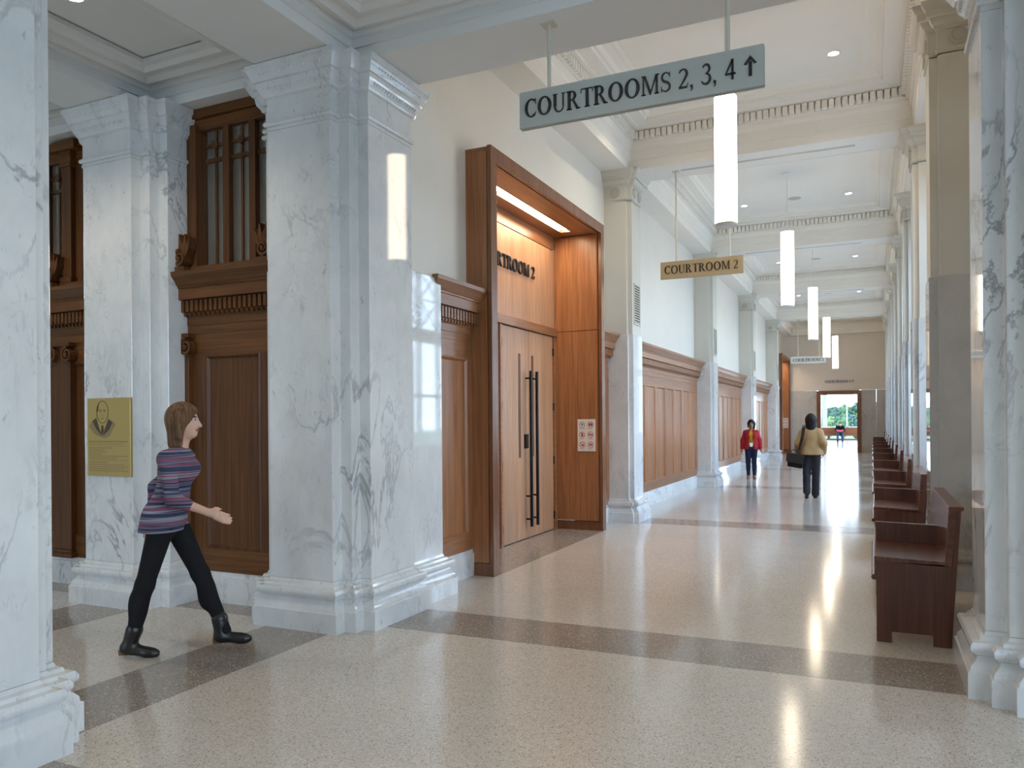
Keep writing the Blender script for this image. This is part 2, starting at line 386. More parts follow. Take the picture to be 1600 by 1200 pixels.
HPROF = [(0.003, ZH - 0.002), (0.003, 4.36), (0.02, 4.362), (0.02, 4.425), (0.045, 4.43), (0.07, 4.46), (0.12, 4.465), (0.12, 4.435), (0.15, 4.43), (0.20, 4.46), (0.26, 4.47), (0.26, 4.44), (0.30, 4.435), (0.34, 4.46), (0.38, 4.465), (0.38, 4.50), (0.40, 4.50)]
hx = [(-10.9, -8.35), (-7.75, -6.30), (-5.71, -4.25), (-3.56, 0.72), (1.42, 6.9)]
hy = [(-8.9, -5.0), (-4.4, -1.6), (-1.0, 1.75), (2.35, 4.80)]
for (a, b) in hx:
    for (c, d) in hy: coffer(a, b, c, d, HPROF, M['ceiling_hall'], hall)
for (a, b) in [(-8.35, -7.75), (-6.30, -5.71), (-4.25, -3.56), (0.72, 1.42)]: MB().box(a, b, -9, 4.80, ZH, 5.2).build('beam', M['ceiling_hall'], hall)
for (a, b) in [(-5.0, -4.4), (-1.6, -1.0), (1.75, 2.35)]:
    for (c, d) in hx: MB().box(c, d, a, b, ZH, 5.2).build('beam', M['ceiling_hall'], hall)
MB().box(-11, 7, 4.80, 5.38, ZH, 6.4).build('beam', M['ceiling_hall'], hall)
MB().box(-11.2, 7.2, -9.3, 6.9, 5.2, 5.3).build('roof_slab', M['ceiling_hall'], hall) if False else None
MB().box(-11.2, 7.2, -9.3, 4.85, 5.2, 5.3).build('roof_slab', M['ceiling_hall'], hall)
MB().box(-11.2, -3.75, 5.3, 6.9, 5.2, 5.3).build('roof_slab', M['ceiling_hall'], hall)
MB().box(1.1, 7.2, 5.3, 5.8, 5.2, 5.3).build('roof_slab', M['ceiling_hall'], hall)

# ------------------------------------------------------------------ marble piers
def cross(e, a, f):
    q = [(-a, -e), (a, -e), (a, -f), (f, -f), (f, -a), (e, -a), (e, a), (f, a), (f, f), (a, f), (a, e), (-a, e), (-a, f), (-f, f), (-f, a), (-e, a), (-e, -a), (-f, -a), (-f, -f), (-a, -f)]
    return q
BASE = [(0.095, 0), (0.095, 0.145), (0.083, 0.152), (0.08, 0.175), (0.055, 0.205), (0.045, 0.232), (0.058, 0.238), (0.058, 0.246), (0.07, 0.25), (0.08, 0.268), (0.08, 0.288), (0.068, 0.306), (0.035, 0.312), (0.03, 0.33), (0.008, 0.34), (0, 0.36)]
CAP = [(0, 3.80), (0, 3.825), (0.018, 3.83), (0.024, 3.845), (0.018, 3.862), (0.004, 3.868), (0, 3.88), (0, 4.04), (0.02, 4.05), (0.024, 4.068), (0.03, 4.075), (0.05, 4.10), (0.06, 4.155), (0.072, 4.16), (0.078, 4.17), (0.095, 4.20), (0.11, 4.235), (0.118, 4.24), (0.118, 4.275)]
def edges_of(path):
    n = len(path); return [(path[i], path[(i + 1) % n]) for i in range(n)]
def pier(loc, label, group=None, e=0.5, a=0.30, f=0.40):
    t = empty('marble_pier', loc, label=label, cat='column', group=group)
    p = cross(e, a, f)
    MB().sweep(p, BASE, cap=True).build('base', M['marble'], t, auto=35)
    MB().prism(p, 'z', 0.36, 3.80).build('shaft', M['marble'], t, bevel=0.006)
    c = MB().sweep(p, CAP, cap=True).build('capital', M['marble'], t, auto=35)
    lf = MB()
    for (u, w_) in edges_of(p):
        L = math.hypot(w_[0] - u[0], w_[1] - u[1]); dx, dy = (w_[0] - u[0]) / L, (w_[1] - u[1]) / L; nx, ny = dy, -dx
        n = max(1, int(L / 0.036)); st = L / n
        for i in range(n):
            s0 = (i + 0.5) * st
            for (zz, rr, of) in ((4.105, 0.026, 0.040), (4.205, 0.020, 0.083)):
                cx, cy = u[0] + dx * s0 + nx * of, u[1] + dy * s0 + ny * of
                A = []
                for (s_, o_, z_) in ((-0.014, 0, rr), (0.014, 0, rr), (0.012, 0.014, 0), (0, 0.024, -rr * 0.4), (-0.012, 0.014, 0), (0, 0, -rr)):
                    A.append((cx + dx * s_ + nx * o_, cy + dy * s_ + ny * o_, zz + z_))
                lf.add(A, [(0, 1, 2, 3, 4), (4, 3, 5), (3, 2, 5), (0, 4, 5), (1, 5, 2)])
    tag(lf.build('carved_leaf_band', M['marble'], c), kind='stuff')
    return t
pier((-3.93, 5.13, 0), 'white veined marble pier at the corridor corner, beside the door portal')
pier((-5.96, 5.06, 0), 'white marble pier carrying the brass portrait plaque')
pier((-4.02, 2.03, 0), 'white marble pier nearest the camera, cut by the left picture edge')
pier((1.06, 5.30, 0), 'marble pier at the right picture edge, beside the nearest bench')
# lower marble-faced return beside the corner pier
t = empty('marble_return', (0, 0, 0), label='low polished marble return between the corner pier and the first wood wainscot', cat='column')
p = [(-3.72, 5.44), (-3.50, 5.44), (-3.50, 6.02), (-3.72, 6.02)]
MB().sweep([(-3.72, 5.44), (-3.50, 5.44), (-3.50, 6.02), (-3.72, 6.02)], BASE, closed=False).build('base', M['marble'], t, auto=35)
MB().box(-3.72, -3.50, 5.44, 6.02, 0.34, MT - 0.02).build('shaft', M['marble'], t, bevel=0.004)
MB().box(-3.72, -3.52, 5.44, 6.00, MT - 0.02, ZS).build('plaster_shaft', M['plaster'], t)

# ------------------------------------------------------------------ plaster and marble pilasters
PILP = [(-0.31, 0.0), (-0.31, -0.36), (-0.25, -0.36), (-0.25, -0.43), (0.25, -0.43), (0.25, -0.36), (0.31, -0.36), (0.31, 0.0)]
def inset(path, d):
    return [(x - math.copysign(d, x), y + (d if y < -0.01 else 0)) for (x, y) in path]
PCAP = [(0.0, 4.86), (0.0, 4.885), (0.014, 4.89), (0.018, 4.905), (0.010, 4.92), (0.010, 5.075), (0.022, 5.08), (0.022, 5.095), (0.034, 5.10), (0.034, 5.115), (0.05, 5.125), (0.065, 5.15), (0.07, 5.175), (0.10, 5.18), (0.10, 5.235), (0.115, 5.245), (0.135, 5.28), (0.14, 5.31)]
_pp = {}
def pilaster(loc, rz, label, group, vent=True, mat='marble'):
    t = empty('pilaster', loc, rz, label, 'pilaster', group)
    if not _pp:
        def mk(mb, n, auto=None):
            o = mb.build(n, M['marble'], None, auto=auto); me = o.data; bpy.data.objects.remove(o); me.materials.clear(); return me
        _pp['base'] = mk(MB().sweep(PILP, BASE, closed=False, cap=True), 'base', 35)
        _pp['marble_shaft'] = mk(MB().prism(PILP, 'z', 0.35, MT), 'marble_shaft')
        _pp['plaster_shaft'] = mk(MB().prism(inset(PILP, 0.014), 'z', MT, 4.87), 'plaster_shaft')
        _pp['capital'] = mk(MB().sweep(inset(PILP, 0.014), PCAP, closed=False, cap=True), 'capital', 35)
        ro = MB().lathe([(0.0001, 0.02), (0.04, 0.02), (0.046, 0.014), (0.056, 0.014), (0.062, 0.02), (0.076, 0.02), (0.08, 0.0)], 20, caps=False)
        _pp['rosette'] = mk(ro, 'rosette', 40)
        _pp['vent_frame'] = mk(MB().box(-0.17, 0.17, -0.012, 0, 0, 0.03).box(-0.17, 0.17, -0.012, 0, 0.60, 0.63).box(-0.17, -0.14, -0.012, 0, 0.03, 0.60).box(0.14, 0.17, -0.012, 0, 0.03, 0.60), 'vent_frame')
        sl = MB()
        for i in range(15):
            z = 0.05 + i * 0.0375; sl.prism([(-0.012, z - 0.012), (-0.008, z - 0.014), (0.0, z + 0.008), (-0.004, z + 0.010)], 'x', -0.14, 0.14)
        _pp['vent_slats'] = mk(sl, 'vent_slats')
        _pp['vent_back'] = mk(MB().box(-0.14, 0.14, -0.002, 0.0, 0.03, 0.60), 'vent_back')
    def put(key, name, m_, loc_=(0, 0, 0), rot=None, parent=None):
        o = inst(_pp[key], name, loc_, parent or t, rot)
        if not o.data.materials: o.data.materials.append(None)
        o.material_slots[0].link = 'OBJECT'; o.material_slots[0].material = M[m_]; return o
    put('base', 'base', mat); put('marble_shaft', 'marble_shaft', mat); put('plaster_shaft', 'plaster_shaft', 'pil_plaster')
    c = put('capital', 'capital', 'pil_plaster')
    for (x, y, r) in ((-0.13, -0.426, 0), (0.13, -0.426, 0)): put('rosette', 'rosette', 'grille', (x, y, 4.995), (PI / 2, 0, 0), c)
    for s_ in (-1, 1): put('rosette', 'rosette', 'grille', (s_ * 0.306, -0.18, 4.995), (PI / 2, 0, s_ * PI / 2), c)
    if vent:
        v = put('vent_frame', 'vent_grille', 'grille', (0, -0.417, 3.0))
        tag(put('vent_slats', 'slats', 'grille', (0, 0, 0), None, v), kind='stuff'); put('vent_back', 'backing', 'dark', (0, 0, 0), None, v)
    return t
LN = ['pilaster with vent grille just past the Courtroom 2 door portal', 'left wall pilaster beyond the first long wainscot', 'left wall pilaster behind the woman in red', 'farthest left wall pilaster, beside the Courtroom 3 portal']
for i, y in enumerate(LP): pilaster((XL, y, 0), PI / 2, 'marble and plaster ' + LN[i], 'left wall pilasters')
ORD = ['first', 'second', 'third', 'fourth', 'fifth', 'sixth', 'seventh', 'eighth', 'ninth']
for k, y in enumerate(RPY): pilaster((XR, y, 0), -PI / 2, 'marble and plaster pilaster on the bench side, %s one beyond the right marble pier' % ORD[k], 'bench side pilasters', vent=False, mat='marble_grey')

# ------------------------------------------------------------------ wood wainscot and cornice
CORN = [(-0.06, 2.33), (0.0, 2.33), (0.0, 2.40), (0.006, 2.405), (0.006, 2.47), (0.018, 2.48), (0.024, 2.495), (0.03, 2.50), (0.03, 2.615), (0.10, 2.62), (0.10, 2.715), (0.112, 2.72), (0.114, 2.735), (0.125, 2.74), (0.135, 2.765), (0.165, 2.80), (0.178, 2.815), (0.182, 2.85)]
def cornice(t, x0, x1, yb, m_, seg=0.05):
    c = MB().sweep([(x0, 0), (x0, yb), (x1, yb), (x1, 0)], CORN, closed=False, cap=True).build('cornice', m_, t, auto=30)
    d = MB(); L = x1 - x0; n = max(2, int(L / seg)); st = L / n
    for i in range(n + 1):
        xx = x0 - 0.03 + (L + 0.06) * i / n
        d.box(xx - 0.016, xx + 0.016, yb - 0.075, yb - 0.02, 2.512, 2.61)
        d.box(xx - 0.010, xx + 0.010, yb - 0.045, yb - 0.015, 2.482, 2.507)
    tag(d.build('dentil_row', m_, c), kind='stuff')
    return c
_pan = {}
def panel_mesh(wd, z0, z1, mat, fr=0.035):
    key = (round(wd, 3), z0, z1, mat.name)
    if key not in _pan:
        h = wd / 2; b = MB(); R = []
        for (i, y) in ((0.0, -0.056), (fr * 0.45, -0.060), (fr * 0.7, -0.048), (fr, -0.036), (fr + 0.012, -0.036)): R += [(-h + i, y, z0 + i), (h - i, y, z0 + i), (h - i, y, z1 - i), (-h + i, y, z1 - i)]
        Fc = []
        for k in range(4):
            for q in range(4): Fc.append((k * 4 + q, k * 4 + (q + 1) % 4, k * 4 + 4 + (q + 1) % 4, k * 4 + 4 + q))
        Fc.append((16, 17, 18, 19)); b.add(R, Fc); me = b.mesh('panel'); me.materials.append(mat); _pan[key] = me
    return _pan[key]
def wainscot(loc, rz, L, n, label, group, mv, mh, endl=True, endr=True, base=True, name='wood_wainscot', z0=0.42, z1=2.17, stile=0.10):
    t = empty(name, loc, rz, label, 'panelling', group)
    if base: MB().box(0, L, -0.065, 0, 0, 0.225).box(0, L, -0.05, 0, 0.225, 0.265).build('marble_skirting', M['marble'], t)
    MB().box(0, L, -0.03, 0, 0.265, 2.34).build('backing', mv, t)
    MB().box(0, L, -0.055, -0.02, 0.265, z0).build('bottom_rail', mh, t); MB().box(0, L, -0.055, -0.02, z1, 2.34).build('top_rail', mh, t)
    pw = (L - stile * (n + 1)) / n
    sm = MB().box(-stile / 2, stile / 2, -0.055, -0.02, z0, z1).mesh('stile'); sm.materials.append(mv)
    for i in range(n + 1): inst(sm, 'stile', (stile / 2 + i * (pw + stile), 0, 0), t)
    pm = panel_mesh(pw, z0, z1, mv)
    for i in range(n): inst(pm, 'panel', (stile + pw / 2 + i * (pw + stile), 0, 0), t)
    cornice(t, 0.06 if endl else -0.02, L - (0.06 if endr else -0.02), -0.062, mh)
    return t
wainscot((XL, 6.02, 0), PI / 2, 0.86, 1, 'narrow cherry wood wainscot panel between the corner pier and the Courtroom 2 portal', 'corridor wainscots', M['wood'], M['wood_h'])
wainscot((XL, 10.42, 0), PI / 2, 0.89, 1, 'narrow cherry wood wainscot panel between the Courtroom 2 portal and the vented pilaster', 'corridor wainscots', M['wood'], M['wood_h'])
WN = ['long cherry wood wainscot in the first bay past the Courtroom 2 portal', 'long cherry wood wainscot in the second bay, left of the woman in red', 'long cherry wood wainscot in the third bay, farthest of the long ones']
for i in range(3): wainscot((XL, LP[i] + 0.31, 0), PI / 2, LP[i + 1] - LP[i] - 0.62, 8, WN[i], 'corridor wainscots', M['wood'], M['wood_h'], stile=0.13)
wainscot((XL, LP[3] + 0.31, 0), PI / 2, 2.46, 3, 'cherry wood wainscot between the farthest left pilaster and the Courtroom 3 portal', 'corridor wainscots', M['wood'], M['wood_h'])

# ------------------------------------------------------------------ oak screens on the left
def spiral(mb, cx, cz, R, y0, y1, turns=1.75, sgn=1, w0=0.028, ph=PI / 2):
    pts = []; ws = []; N = 30
    for i in range(N + 1):
        t_ = i / N; r = R * (1 - 0.8 * t_); a = ph + sgn * t_ * turns * 2 * PI
        pts.append((cx + r * math.cos(a), cz + r * math.sin(a))); ws.append(w0 * (1 - 0.55 * t_))
    mb.ribbon(pts, ws, y0, y1); mb.prism([(cx + R * 0.25 * math.cos(2 * PI * i / 10), cz + R * 0.25 * math.sin(2 * PI * i / 10)) for i in range(10)], 'y', y0 - 0.008, y1)
    return mb
def acroterion(t, cx, sgn, m_):
    b = MB(); b.box(cx - 0.10, cx + 0.10, -0.20, -0.06, 2.85, 2.90)
    spiral(b, cx + sgn * 0.03, 2.975, 0.07, -0.19, -0.09, sgn=sgn); 
    o = b.build('acroterion', m_, t)
    lf = MB(); P0 = (cx + sgn * 0.06, 2.93)
    for i in range(7):                                     # fan of carved leaflets
        a = math.radians(70 + i * 16) if sgn > 0 else math.radians(110 - i * 16)
        R = 0.27 - 0.012 * abs(i - 2) ** 1.5; q = (P0[0] + R * math.cos(a), P0[1] + R * math.sin(a)); nx, nz = -math.sin(a) * 0.022, math.cos(a) * 0.022
        mid = (P0[0] + R * 0.62 * math.cos(a), P0[1] + R * 0.62 * math.sin(a))
        lf.prism([P0, (mid[0] - nx, mid[1] - nz), q, (mid[0] + nx, mid[1] + nz)], 'y', -0.17 + 0.004 * i, -0.10)
    lf.build('carved_leaf', m_, o)
def strip_pilaster(t, x0, x1, m_, z1=2.33, y=-0.10):
    b = MB().box(x0, x1, y, -0.03, 0.34, 2.12).box(x0 - 0.025, x1 + 0.025, y - 0.025, -0.03, 0.265, 0.31).box(x0 - 0.012, x1 + 0.012, y - 0.012, -0.03, 0.31, 0.34)
    o = b.build('pilaster_strip', m_, t, bevel=0.004)
    c = MB().box(x0 - 0.03, x1 + 0.03, y - 0.035, -0.03, 2.295, z1).box(x0, x1, y, -0.03, 2.12, 2.295)
    cx = (x0 + x1) / 2; hw = max(0.055, (x1 - x0) / 2)
    for s_ in (-1, 1): spiral(c, cx + s_ * (hw - 0.005), 2.215, 0.075, y - 0.04, y + 0.03, sgn=s_, ph=PI / 2)
    c.build('scroll_capital', m_, o)
def oak_screen(loc, L, label, strips, lights, leafs, n=1, pitch=0.295, gw=0.225, upper=None):
    t = wainscot(loc, 0.0, L, n, label, 'oak and glass screens', M['oak'], M['oak_h'], endl=False, endr=False, name='oak_screen', z0=0.46, z1=2.14, stile=0.24)
    for (a, b) in strips: strip_pilaster(t, a, b, M['oak'])
    MB().box(0, L, -0.12, 0.06, 2.85, 2.905).build('sill', M['oak_h'], t)
    MB().box(0, L, -0.05, 0.06, 4.10, 4.20).box(0, L, -0.09, 0.06, 4.20, 4.28).build('top_rail', M['oak_h'], t, bevel=0.004)
    x = lights[0]; MB().box(0, x - 0.06, -0.06, 0.06, 2.905, 4.10).box(x - 0.12, x - 0.05, -0.085, 0.06, 2.905, 4.15).build('side_stile', M['oak'], t, bevel=0.004)
    nl = lights[1]; xe = x + nl * pitch - (pitch - gw)
    MB().box(xe, max(L, xe + 0.02), -0.05, 0.06, 2.905, 4.10).build('side_stile', M['oak'], t)
    mm = MB().box(-(pitch - gw) / 2, (pitch - gw) / 2, -0.05, 0.06, 2.905, 4.10).mesh('mullion'); mm.materials.append(M['oak'])
    pw = (gw - 0.024) / 2
    g1 = MB().box(-pw / 2, pw / 2, 0.0, 0.008, 2.905, 3.82).mesh('pane'); g1.materials.append(M['frost'])
    g2 = MB().box(-pw / 2, pw / 2, 0.0, 0.008, 3.855, 3.955).mesh('pane'); g2.materials.append(M['frost'])
    g3 = MB().box(-pw / 2, pw / 2, 0.0, 0.008, 3.98, 4.10).mesh('pane'); g3.materials.append(M['frost'])
    for i in range(nl):
        a = x + i * pitch
        if i: inst(mm, 'mullion', (a - (pitch - gw) / 2, 0, 0), t)
        mu = MB().box(a + gw / 2 - 0.012, a + gw / 2 + 0.012, -0.012, 0.03, 2.905, 4.10).box(a, a + gw, -0.02, 0.03, 3.82, 3.855).box(a, a + gw, -0.018, 0.03, 3.955, 3.98)
        mu.lathe([(0.036, -0.0), (0.036, 0.02)], 14); k = len(mu.v)
        for q in range(k - 28, k): vx, vy, vz = mu.v[q]; mu.v[q] = (vx + a + gw / 2, -0.03 + vz, 3.967 + vy)
        mu.build('muntin', M['oak'], t)
        for c in (a + pw / 2, a + gw - pw / 2):
            for g in (g1, g2, g3): inst(g, 'pane', (c, 0, 0), t)
    if upper:
        a, b = upper
        MB().box(a, b, -0.10, -0.04, 2.96, 4.02).box(a - 0.02, b + 0.02, -0.12, -0.04, 2.905, 2.96).build('upper_pilaster', M['oak'], t, bevel=0.004)
        MB().box(a - 0.015, b + 0.015, -0.115, -0.04, 4.02, 4.17).box(a - 0.10, b + 0.10, -0.14, -0.04, 4.17, 4.26).build('upper_capital', M['oak_h'], t, bevel=0.004)
    for (cx, sg) in leafs: acroterion(t, cx, sg, M['oak'])
    return t
m_, n_, l_, b_ = newmat('obscure_glass'); b_.inputs['Base Color'].default_value = (0.42, 0.38, 0.32, 1); b_.inputs['Roughness'].default_value = 0.28; b_.inputs['Transmission Weight'].default_value = 0.75
bp_ = n_.new('ShaderNodeBump'); bp_.inputs['Strength'].default_value = 0.6; bp_.inputs['Distance'].default_value = 0.01; l_.new(noise(n_, l_, pos(n_, l_, (1, 1, 1)), 55, 2), bp_.inputs['Height']); l_.new(bp_.outputs[0], b_.inputs['Normal'])
M['frost'] = m_
oak_screen((-5.50, 5.03, 0), 1.10, 'dark oak and obscure glass screen between the plaque pier and the corner pier', [(-0.02, 0.09)], (0.225, 3), [(0.045, 1), (1.04, -1)])
oak_screen((-8.60, 5.03, 0), 2.15, 'dark oak and obscure glass screen left of the plaque pier', [(1.38, 1.63)], (0.66, 3), [(1.42, 1)], n=1, upper=(1.53, 1.655))

# ------------------------------------------------------------------ serif letters, built stroke by stroke
def ell_pts(cx, cz, rx, rz, a0, a1, n=18): return [(cx + rx * math.cos(math.radians(a0 + (a1 - a0) * i / n)), cz + rz * math.sin(math.radians(a0 + (a1 - a0) * i / n))) for i in range(n + 1)]
def ring(b, cx, cz, rx, rz, tx, tz, a0, a1, y0, y1, n=20):
    o = ell_pts(cx, cz, rx, rz, a0, a1, n); i_ = ell_pts(cx, cz, rx - tx, rz - tz, a0, a1, n)
    for k in range(n): b.prism([o[k], o[k + 1], i_[k + 1], i_[k]], 'y', y0, y1)
def glyph(ch, y0=-0.0, y1=1.0):
    """one capital of height 1; returns (MB, advance)"""
    b = MB(); T, h = 0.17, 0.08
    def R(x0, x1, z0, z1): b.prism([(x0, z0), (x1, z0), (x1, z1), (x0, z1)], 'y', y0, y1)
    def Q(*p): b.prism(list(p), 'y', y0, y1)
    def stem(x, w=T, s=0.07, top=True, bot=True):
        R(x, x + w, 0, 1)
        if bot: R(x - s, x + w + s, 0, h * 0.75)
        if top: R(x - s, x + w + s, 1 - h * 0.75, 1)
    if ch == 'C':
        ring(b, 0.42, 0.5, 0.40, 0.515, 0.175, 0.075, 48, 312, y0, y1); Q((0.66, 0.99), (0.70, 0.99), (0.71, 0.68), (0.675, 0.68)); Q((0.66, 0.86), (0.70, 0.82), (0.62, 0.93), (0.60, 0.96)); Q((0.66, 0.14), (0.72, 0.25), (0.70, 0.27), (0.62, 0.14)); return b, 0.80
    if ch == 'O': ring(b, 0.44, 0.5, 0.42, 0.515, 0.18, 0.075, 0, 360, y0, y1, 32); return b, 0.93
    if ch == 'U':
        R(0.07, 0.24, 0.33, 1); R(0.02, 0.30, 0.965, 1); R(0.61, 0.685, 0.33, 1); R(0.54, 0.78, 0.965, 1)
        o = ell_pts(0.3875, 0.33, 0.2975, 0.345, 180, 360); i_ = ell_pts(0.42, 0.33, 0.21, 0.28, 180, 360)
        for k in range(18): Q(o[k], o[k + 1], i_[k + 1], i_[k])
        return b, 0.84
    if ch == 'R':
        stem(0.09); ring(b, 0.33, 0.745, 0.27, 0.255, 0.155, 0.075, -90, 90, y0, y1); R(0.2, 0.34, 0.95, 1.0); R(0.2, 0.34, 0.49, 0.54)
        Q((0.33, 0.5), (0.47, 0.5), (0.77, 0.0), (0.60, 0.0)); R(0.60, 0.82, 0, h * 0.75); return b, 0.84
    if ch == 'T':
        stem(0.31, top=False); R(0.03, 0.715, 0.95, 1.0); Q((0.03, 1.0), (0.065, 1.0), (0.05, 0.76), (0.02, 0.76)); Q((0.715, 1.0), (0.68, 1.0), (0.695, 0.76), (0.725, 0.76)); return b, 0.76
    if ch == 'M':
        R(0.10, 0.17, 0, 1); R(0.03, 0.26, 0, h * 0.75); R(0.03, 0.2, 1 - h * 0.75, 1); stem(0.80, 0.125, 0.06, top=False); R(0.80, 0.99, 1 - h * 0.75, 1)
        Q((0.12, 1.0), (0.26, 1.0), (0.56, 0.16), (0.52, 0.0), (0.47, 0.0)); Q((0.80, 1.0), (0.86, 1.0), (0.54, 0.0), (0.49, 0.0), (0.51, 0.1)); return b, 1.05
    if ch == 'S':
        c = ell_pts(0.30, 0.745, 0.20, 0.23, 20, 245, 14) + ell_pts(0.29, 0.255, 0.22, 0.23, 65, -155, 14)
        ws = [0.05 + 0.075 * math.sin(PI * min(1, max(0, (i - 4) / 22.0))) for i in range(len(c))]; b.ribbon(c, ws, y0, y1)
        Q((0.49, 0.99), (0.525, 0.99), (0.53, 0.72), (0.50, 0.72)); Q((0.05, 0.01), (0.085, 0.01), (0.075, 0.30), (0.04, 0.30)); return b, 0.62
    if ch == '2':
        c = ell_pts(0.28, 0.73, 0.20, 0.235, 165, -35, 14) + [(0.34, 0.42), (0.21, 0.23), (0.09, 0.06)]
        b.ribbon(c, [0.05, 0.06, 0.07, 0.07, 0.06, 0.055, 0.06, 0.08, 0.10, 0.12, 0.13, 0.13, 0.125, 0.12, 0.11, 0.095, 0.07, 0.06], y0, y1); R(0.05, 0.50, 0, 0.10); Q((0.47, 0.08), (0.50, 0.08), (0.55, 0.24), (0.515, 0.24)); return b, 0.60
    if ch == '3':
        c = ell_pts(0.26, 0.765, 0.17, 0.21, 160, -80, 14); b.ribbon(c, [0.05 + 0.07 * math.sin(PI * i / 14) for i in range(15)], y0, y1)
        c = ell_pts(0.24, 0.275, 0.22, 0.255, 95, -160, 16); b.ribbon(c, [0.05 + 0.08 * math.sin(PI * i / 16) for i in range(17)], y0, y1); return b, 0.58
    if ch == '4': R(0.34, 0.455, 0, 1); R(0.03, 0.56, 0.23, 0.325); Q((0.03, 0.30), (0.10, 0.30), (0.42, 0.92), (0.42, 1.0), (0.36, 1.0)); return b, 0.62
    if ch == ',': b.prism(ell_pts(0.12, 0.05, 0.075, 0.075, 0, 345, 12), 'y', y0, y1); Q((0.10, 0.0), (0.19, 0.03), (0.16, -0.12), (0.07, -0.20), (0.12, -0.08)); return b, 0.30
    if ch == '^': R(0.26, 0.42, 0, 0.70); Q((0.34, 1.0), (0.66, 0.60), (0.54, 0.56), (0.34, 0.80), (0.14, 0.56), (0.02, 0.60)); return b, 0.70
    return b, 0.30
def lettering(parent, text, x0, x1, z0, hgt, yf, dep, mat, per=True):
    """fit text between x0 and x1 on the local plane y = yf facing -y"""
    adv = [0.32 if c == ' ' else glyph(c)[1] for c in text]; tot = sum(adv) - 0.05; sxx = (x1 - x0) / tot; x = x0; all_ = MB(); out = []
    for c, a in zip(text, adv):
        if c != ' ':
            g = glyph(c)[0]; V = [(x + p[0] * sxx, yf - dep * p[1], z0 + p[2] * hgt) for p in g.v]
            if per:
                q = MB(); q.v = V; q.f = g.f; out.append(q.build('arrow' if c == '^' else 'letter', mat, parent))
            else: all_.add(V, g.f)
        x += a * sxx
    if not per: return all_
    return out

# ------------------------------------------------------------------ courtroom door portals
def portal(yc, label_sign, num, full=True):
    name = 'door_1' if num == '2' else 'door_2'
    t = empty(name, (XL, yc, 0), PI / 2, kind='structure')
    H, hw, jw = 4.29, 1.785, 0.135
    for s_ in (-1, 1):
        a, b = sorted((s_ * hw, s_ * (hw - jw)))
        MB().box(a + 0.012, b - 0.012, -0.235, 0.43, 0.13, H - 0.01).build('jamb_core', M['wood'], t)
        MB().box(a, b, -0.29, -0.245, 0, H).build('jamb_edge', M['wood_edge'], t, bevel=0.004)
        MB().box(a + 0.006, b - 0.006, -0.245, 0.43, 0, 0.125).build('jamb_plinth', M['wood_edge'], t)
        c = s_ * (hw - jw); q = -s_
        for (z0, z1) in ((0.135, 2.80), (2.81, 4.14)):
            xa, xb = sorted((c, c + q * 0.012)); MB().box(xa, xb, -0.225, 0.40, z0, z1).build('reveal_panel', M['wood'], t)
    MB().box(-hw + jw, hw - jw, -0.29, -0.245, H - jw, H).build('head_edge', M['wood_edge'], t, bevel=0.004)
    MB().box(-hw + 0.01, hw - 0.01, -0.24, 0.43, H - 0.05, H - 0.012).build('head_top', M['wood_h'], t)
    iw = hw - jw
    MB().box(-iw, iw, -0.235, 0.06, 4.15, 4.20).box(-iw, iw, 0.20, 0.43, 4.15, 4.20).box(iw - 0.28, iw, 0.06, 0.20, 4.15, 4.20).box(-iw, -iw + 0.28, 0.06, 0.20, 4.15, 4.20).build('soffit_panel', M['wood_h'], t)
    MB().box(-iw + 0.28, iw - 0.28, 0.07, 0.19, 4.185, 4.20).build('light_strip', M['slot'], t)
    MB().box(-iw, iw, 0.41, 0.43, 3.97, 4.15).build('transom_rail', M['wood_h'], t)
    MB().box(-iw, iw, 0.415, 0.43, 2.86, 3.96).build('transom_panel', M['wood_door'], t)
    MB().box(-iw, iw, 0.37, 0.43, 2.735, 2.85).build('transom_bar', M['wood_h'], t, bevel=0.004)
    dl0, dl1 = -0.145, 1.545
    MB().box(-iw, dl0 - 0.05, 0.415, 0.43, 0.01, 2.73).build('side_panel', M['wood_door'], t)
    MB().box(dl0 - 0.05, dl0, 0.39, 0.43, 0, 2.73).build('door_post', M['wood_h'], t); MB().box(dl1, iw, 0.39, 0.43, 0, 2.73).build('door_post', M['wood_h'], t)
    MB().box(-iw, iw, 0.43, 0.47, 0, 4.2).build('backing', M['dark'], t)
    mid = (dl0 + dl1) / 2
    for (a, b, hx_, gx) in ((dl0 + 0.004, mid - 0.003, mid - 0.10, mid - 0.30), (mid + 0.003, dl1 - 0.004, mid + 0.10, mid + 0.12)):
        lf = MB().box(a, b, 0.41, 0.43, 0.012, 2.725).build('leaf', M['wood_door'], t)
        MB().box(gx - 0.028, gx + 0.028, 0.404, 0.411, 1.07, 2.41).build('dark_inlay', M['inlay'], lf)
        h = MB().tube([(hx_, 0.335, 0.165), (hx_, 0.335, 2.195)], 0.021, 12)
        for z in (0.26, 0.56, 2.10): h.tube([(hx_, 0.335, z), (hx_, 0.415, z)], 0.012, 8)
        h.build('pull_handle', M['black_metal'], lf, auto=40)
        hs = MB(); e = dl0 if a < mid - 0.5 else dl1
        for z in (0.21, 0.985, 1.74, 2.51): MB().tube([(e, 0.40, z - 0.055), (e, 0.40, z + 0.055)], 0.012, 8).build('hinge', M['black_metal'], lf)
        if a < mid - 0.5: MB().box(hx_ - 0.06, hx_ + 0.035, 0.385, 0.411, 1.185, 1.37).build('lock_plate', M['black_metal'], lf, bevel=0.004)
    lettering(t, 'COURTROOM ' + num, -0.72, 0.90, 3.44, 0.165, 0.415, 0.022, M['letter'])
    return t
portal(8.645, 'Courtroom 2', '2')
portal(35.87, 'Courtroom 3', '3')

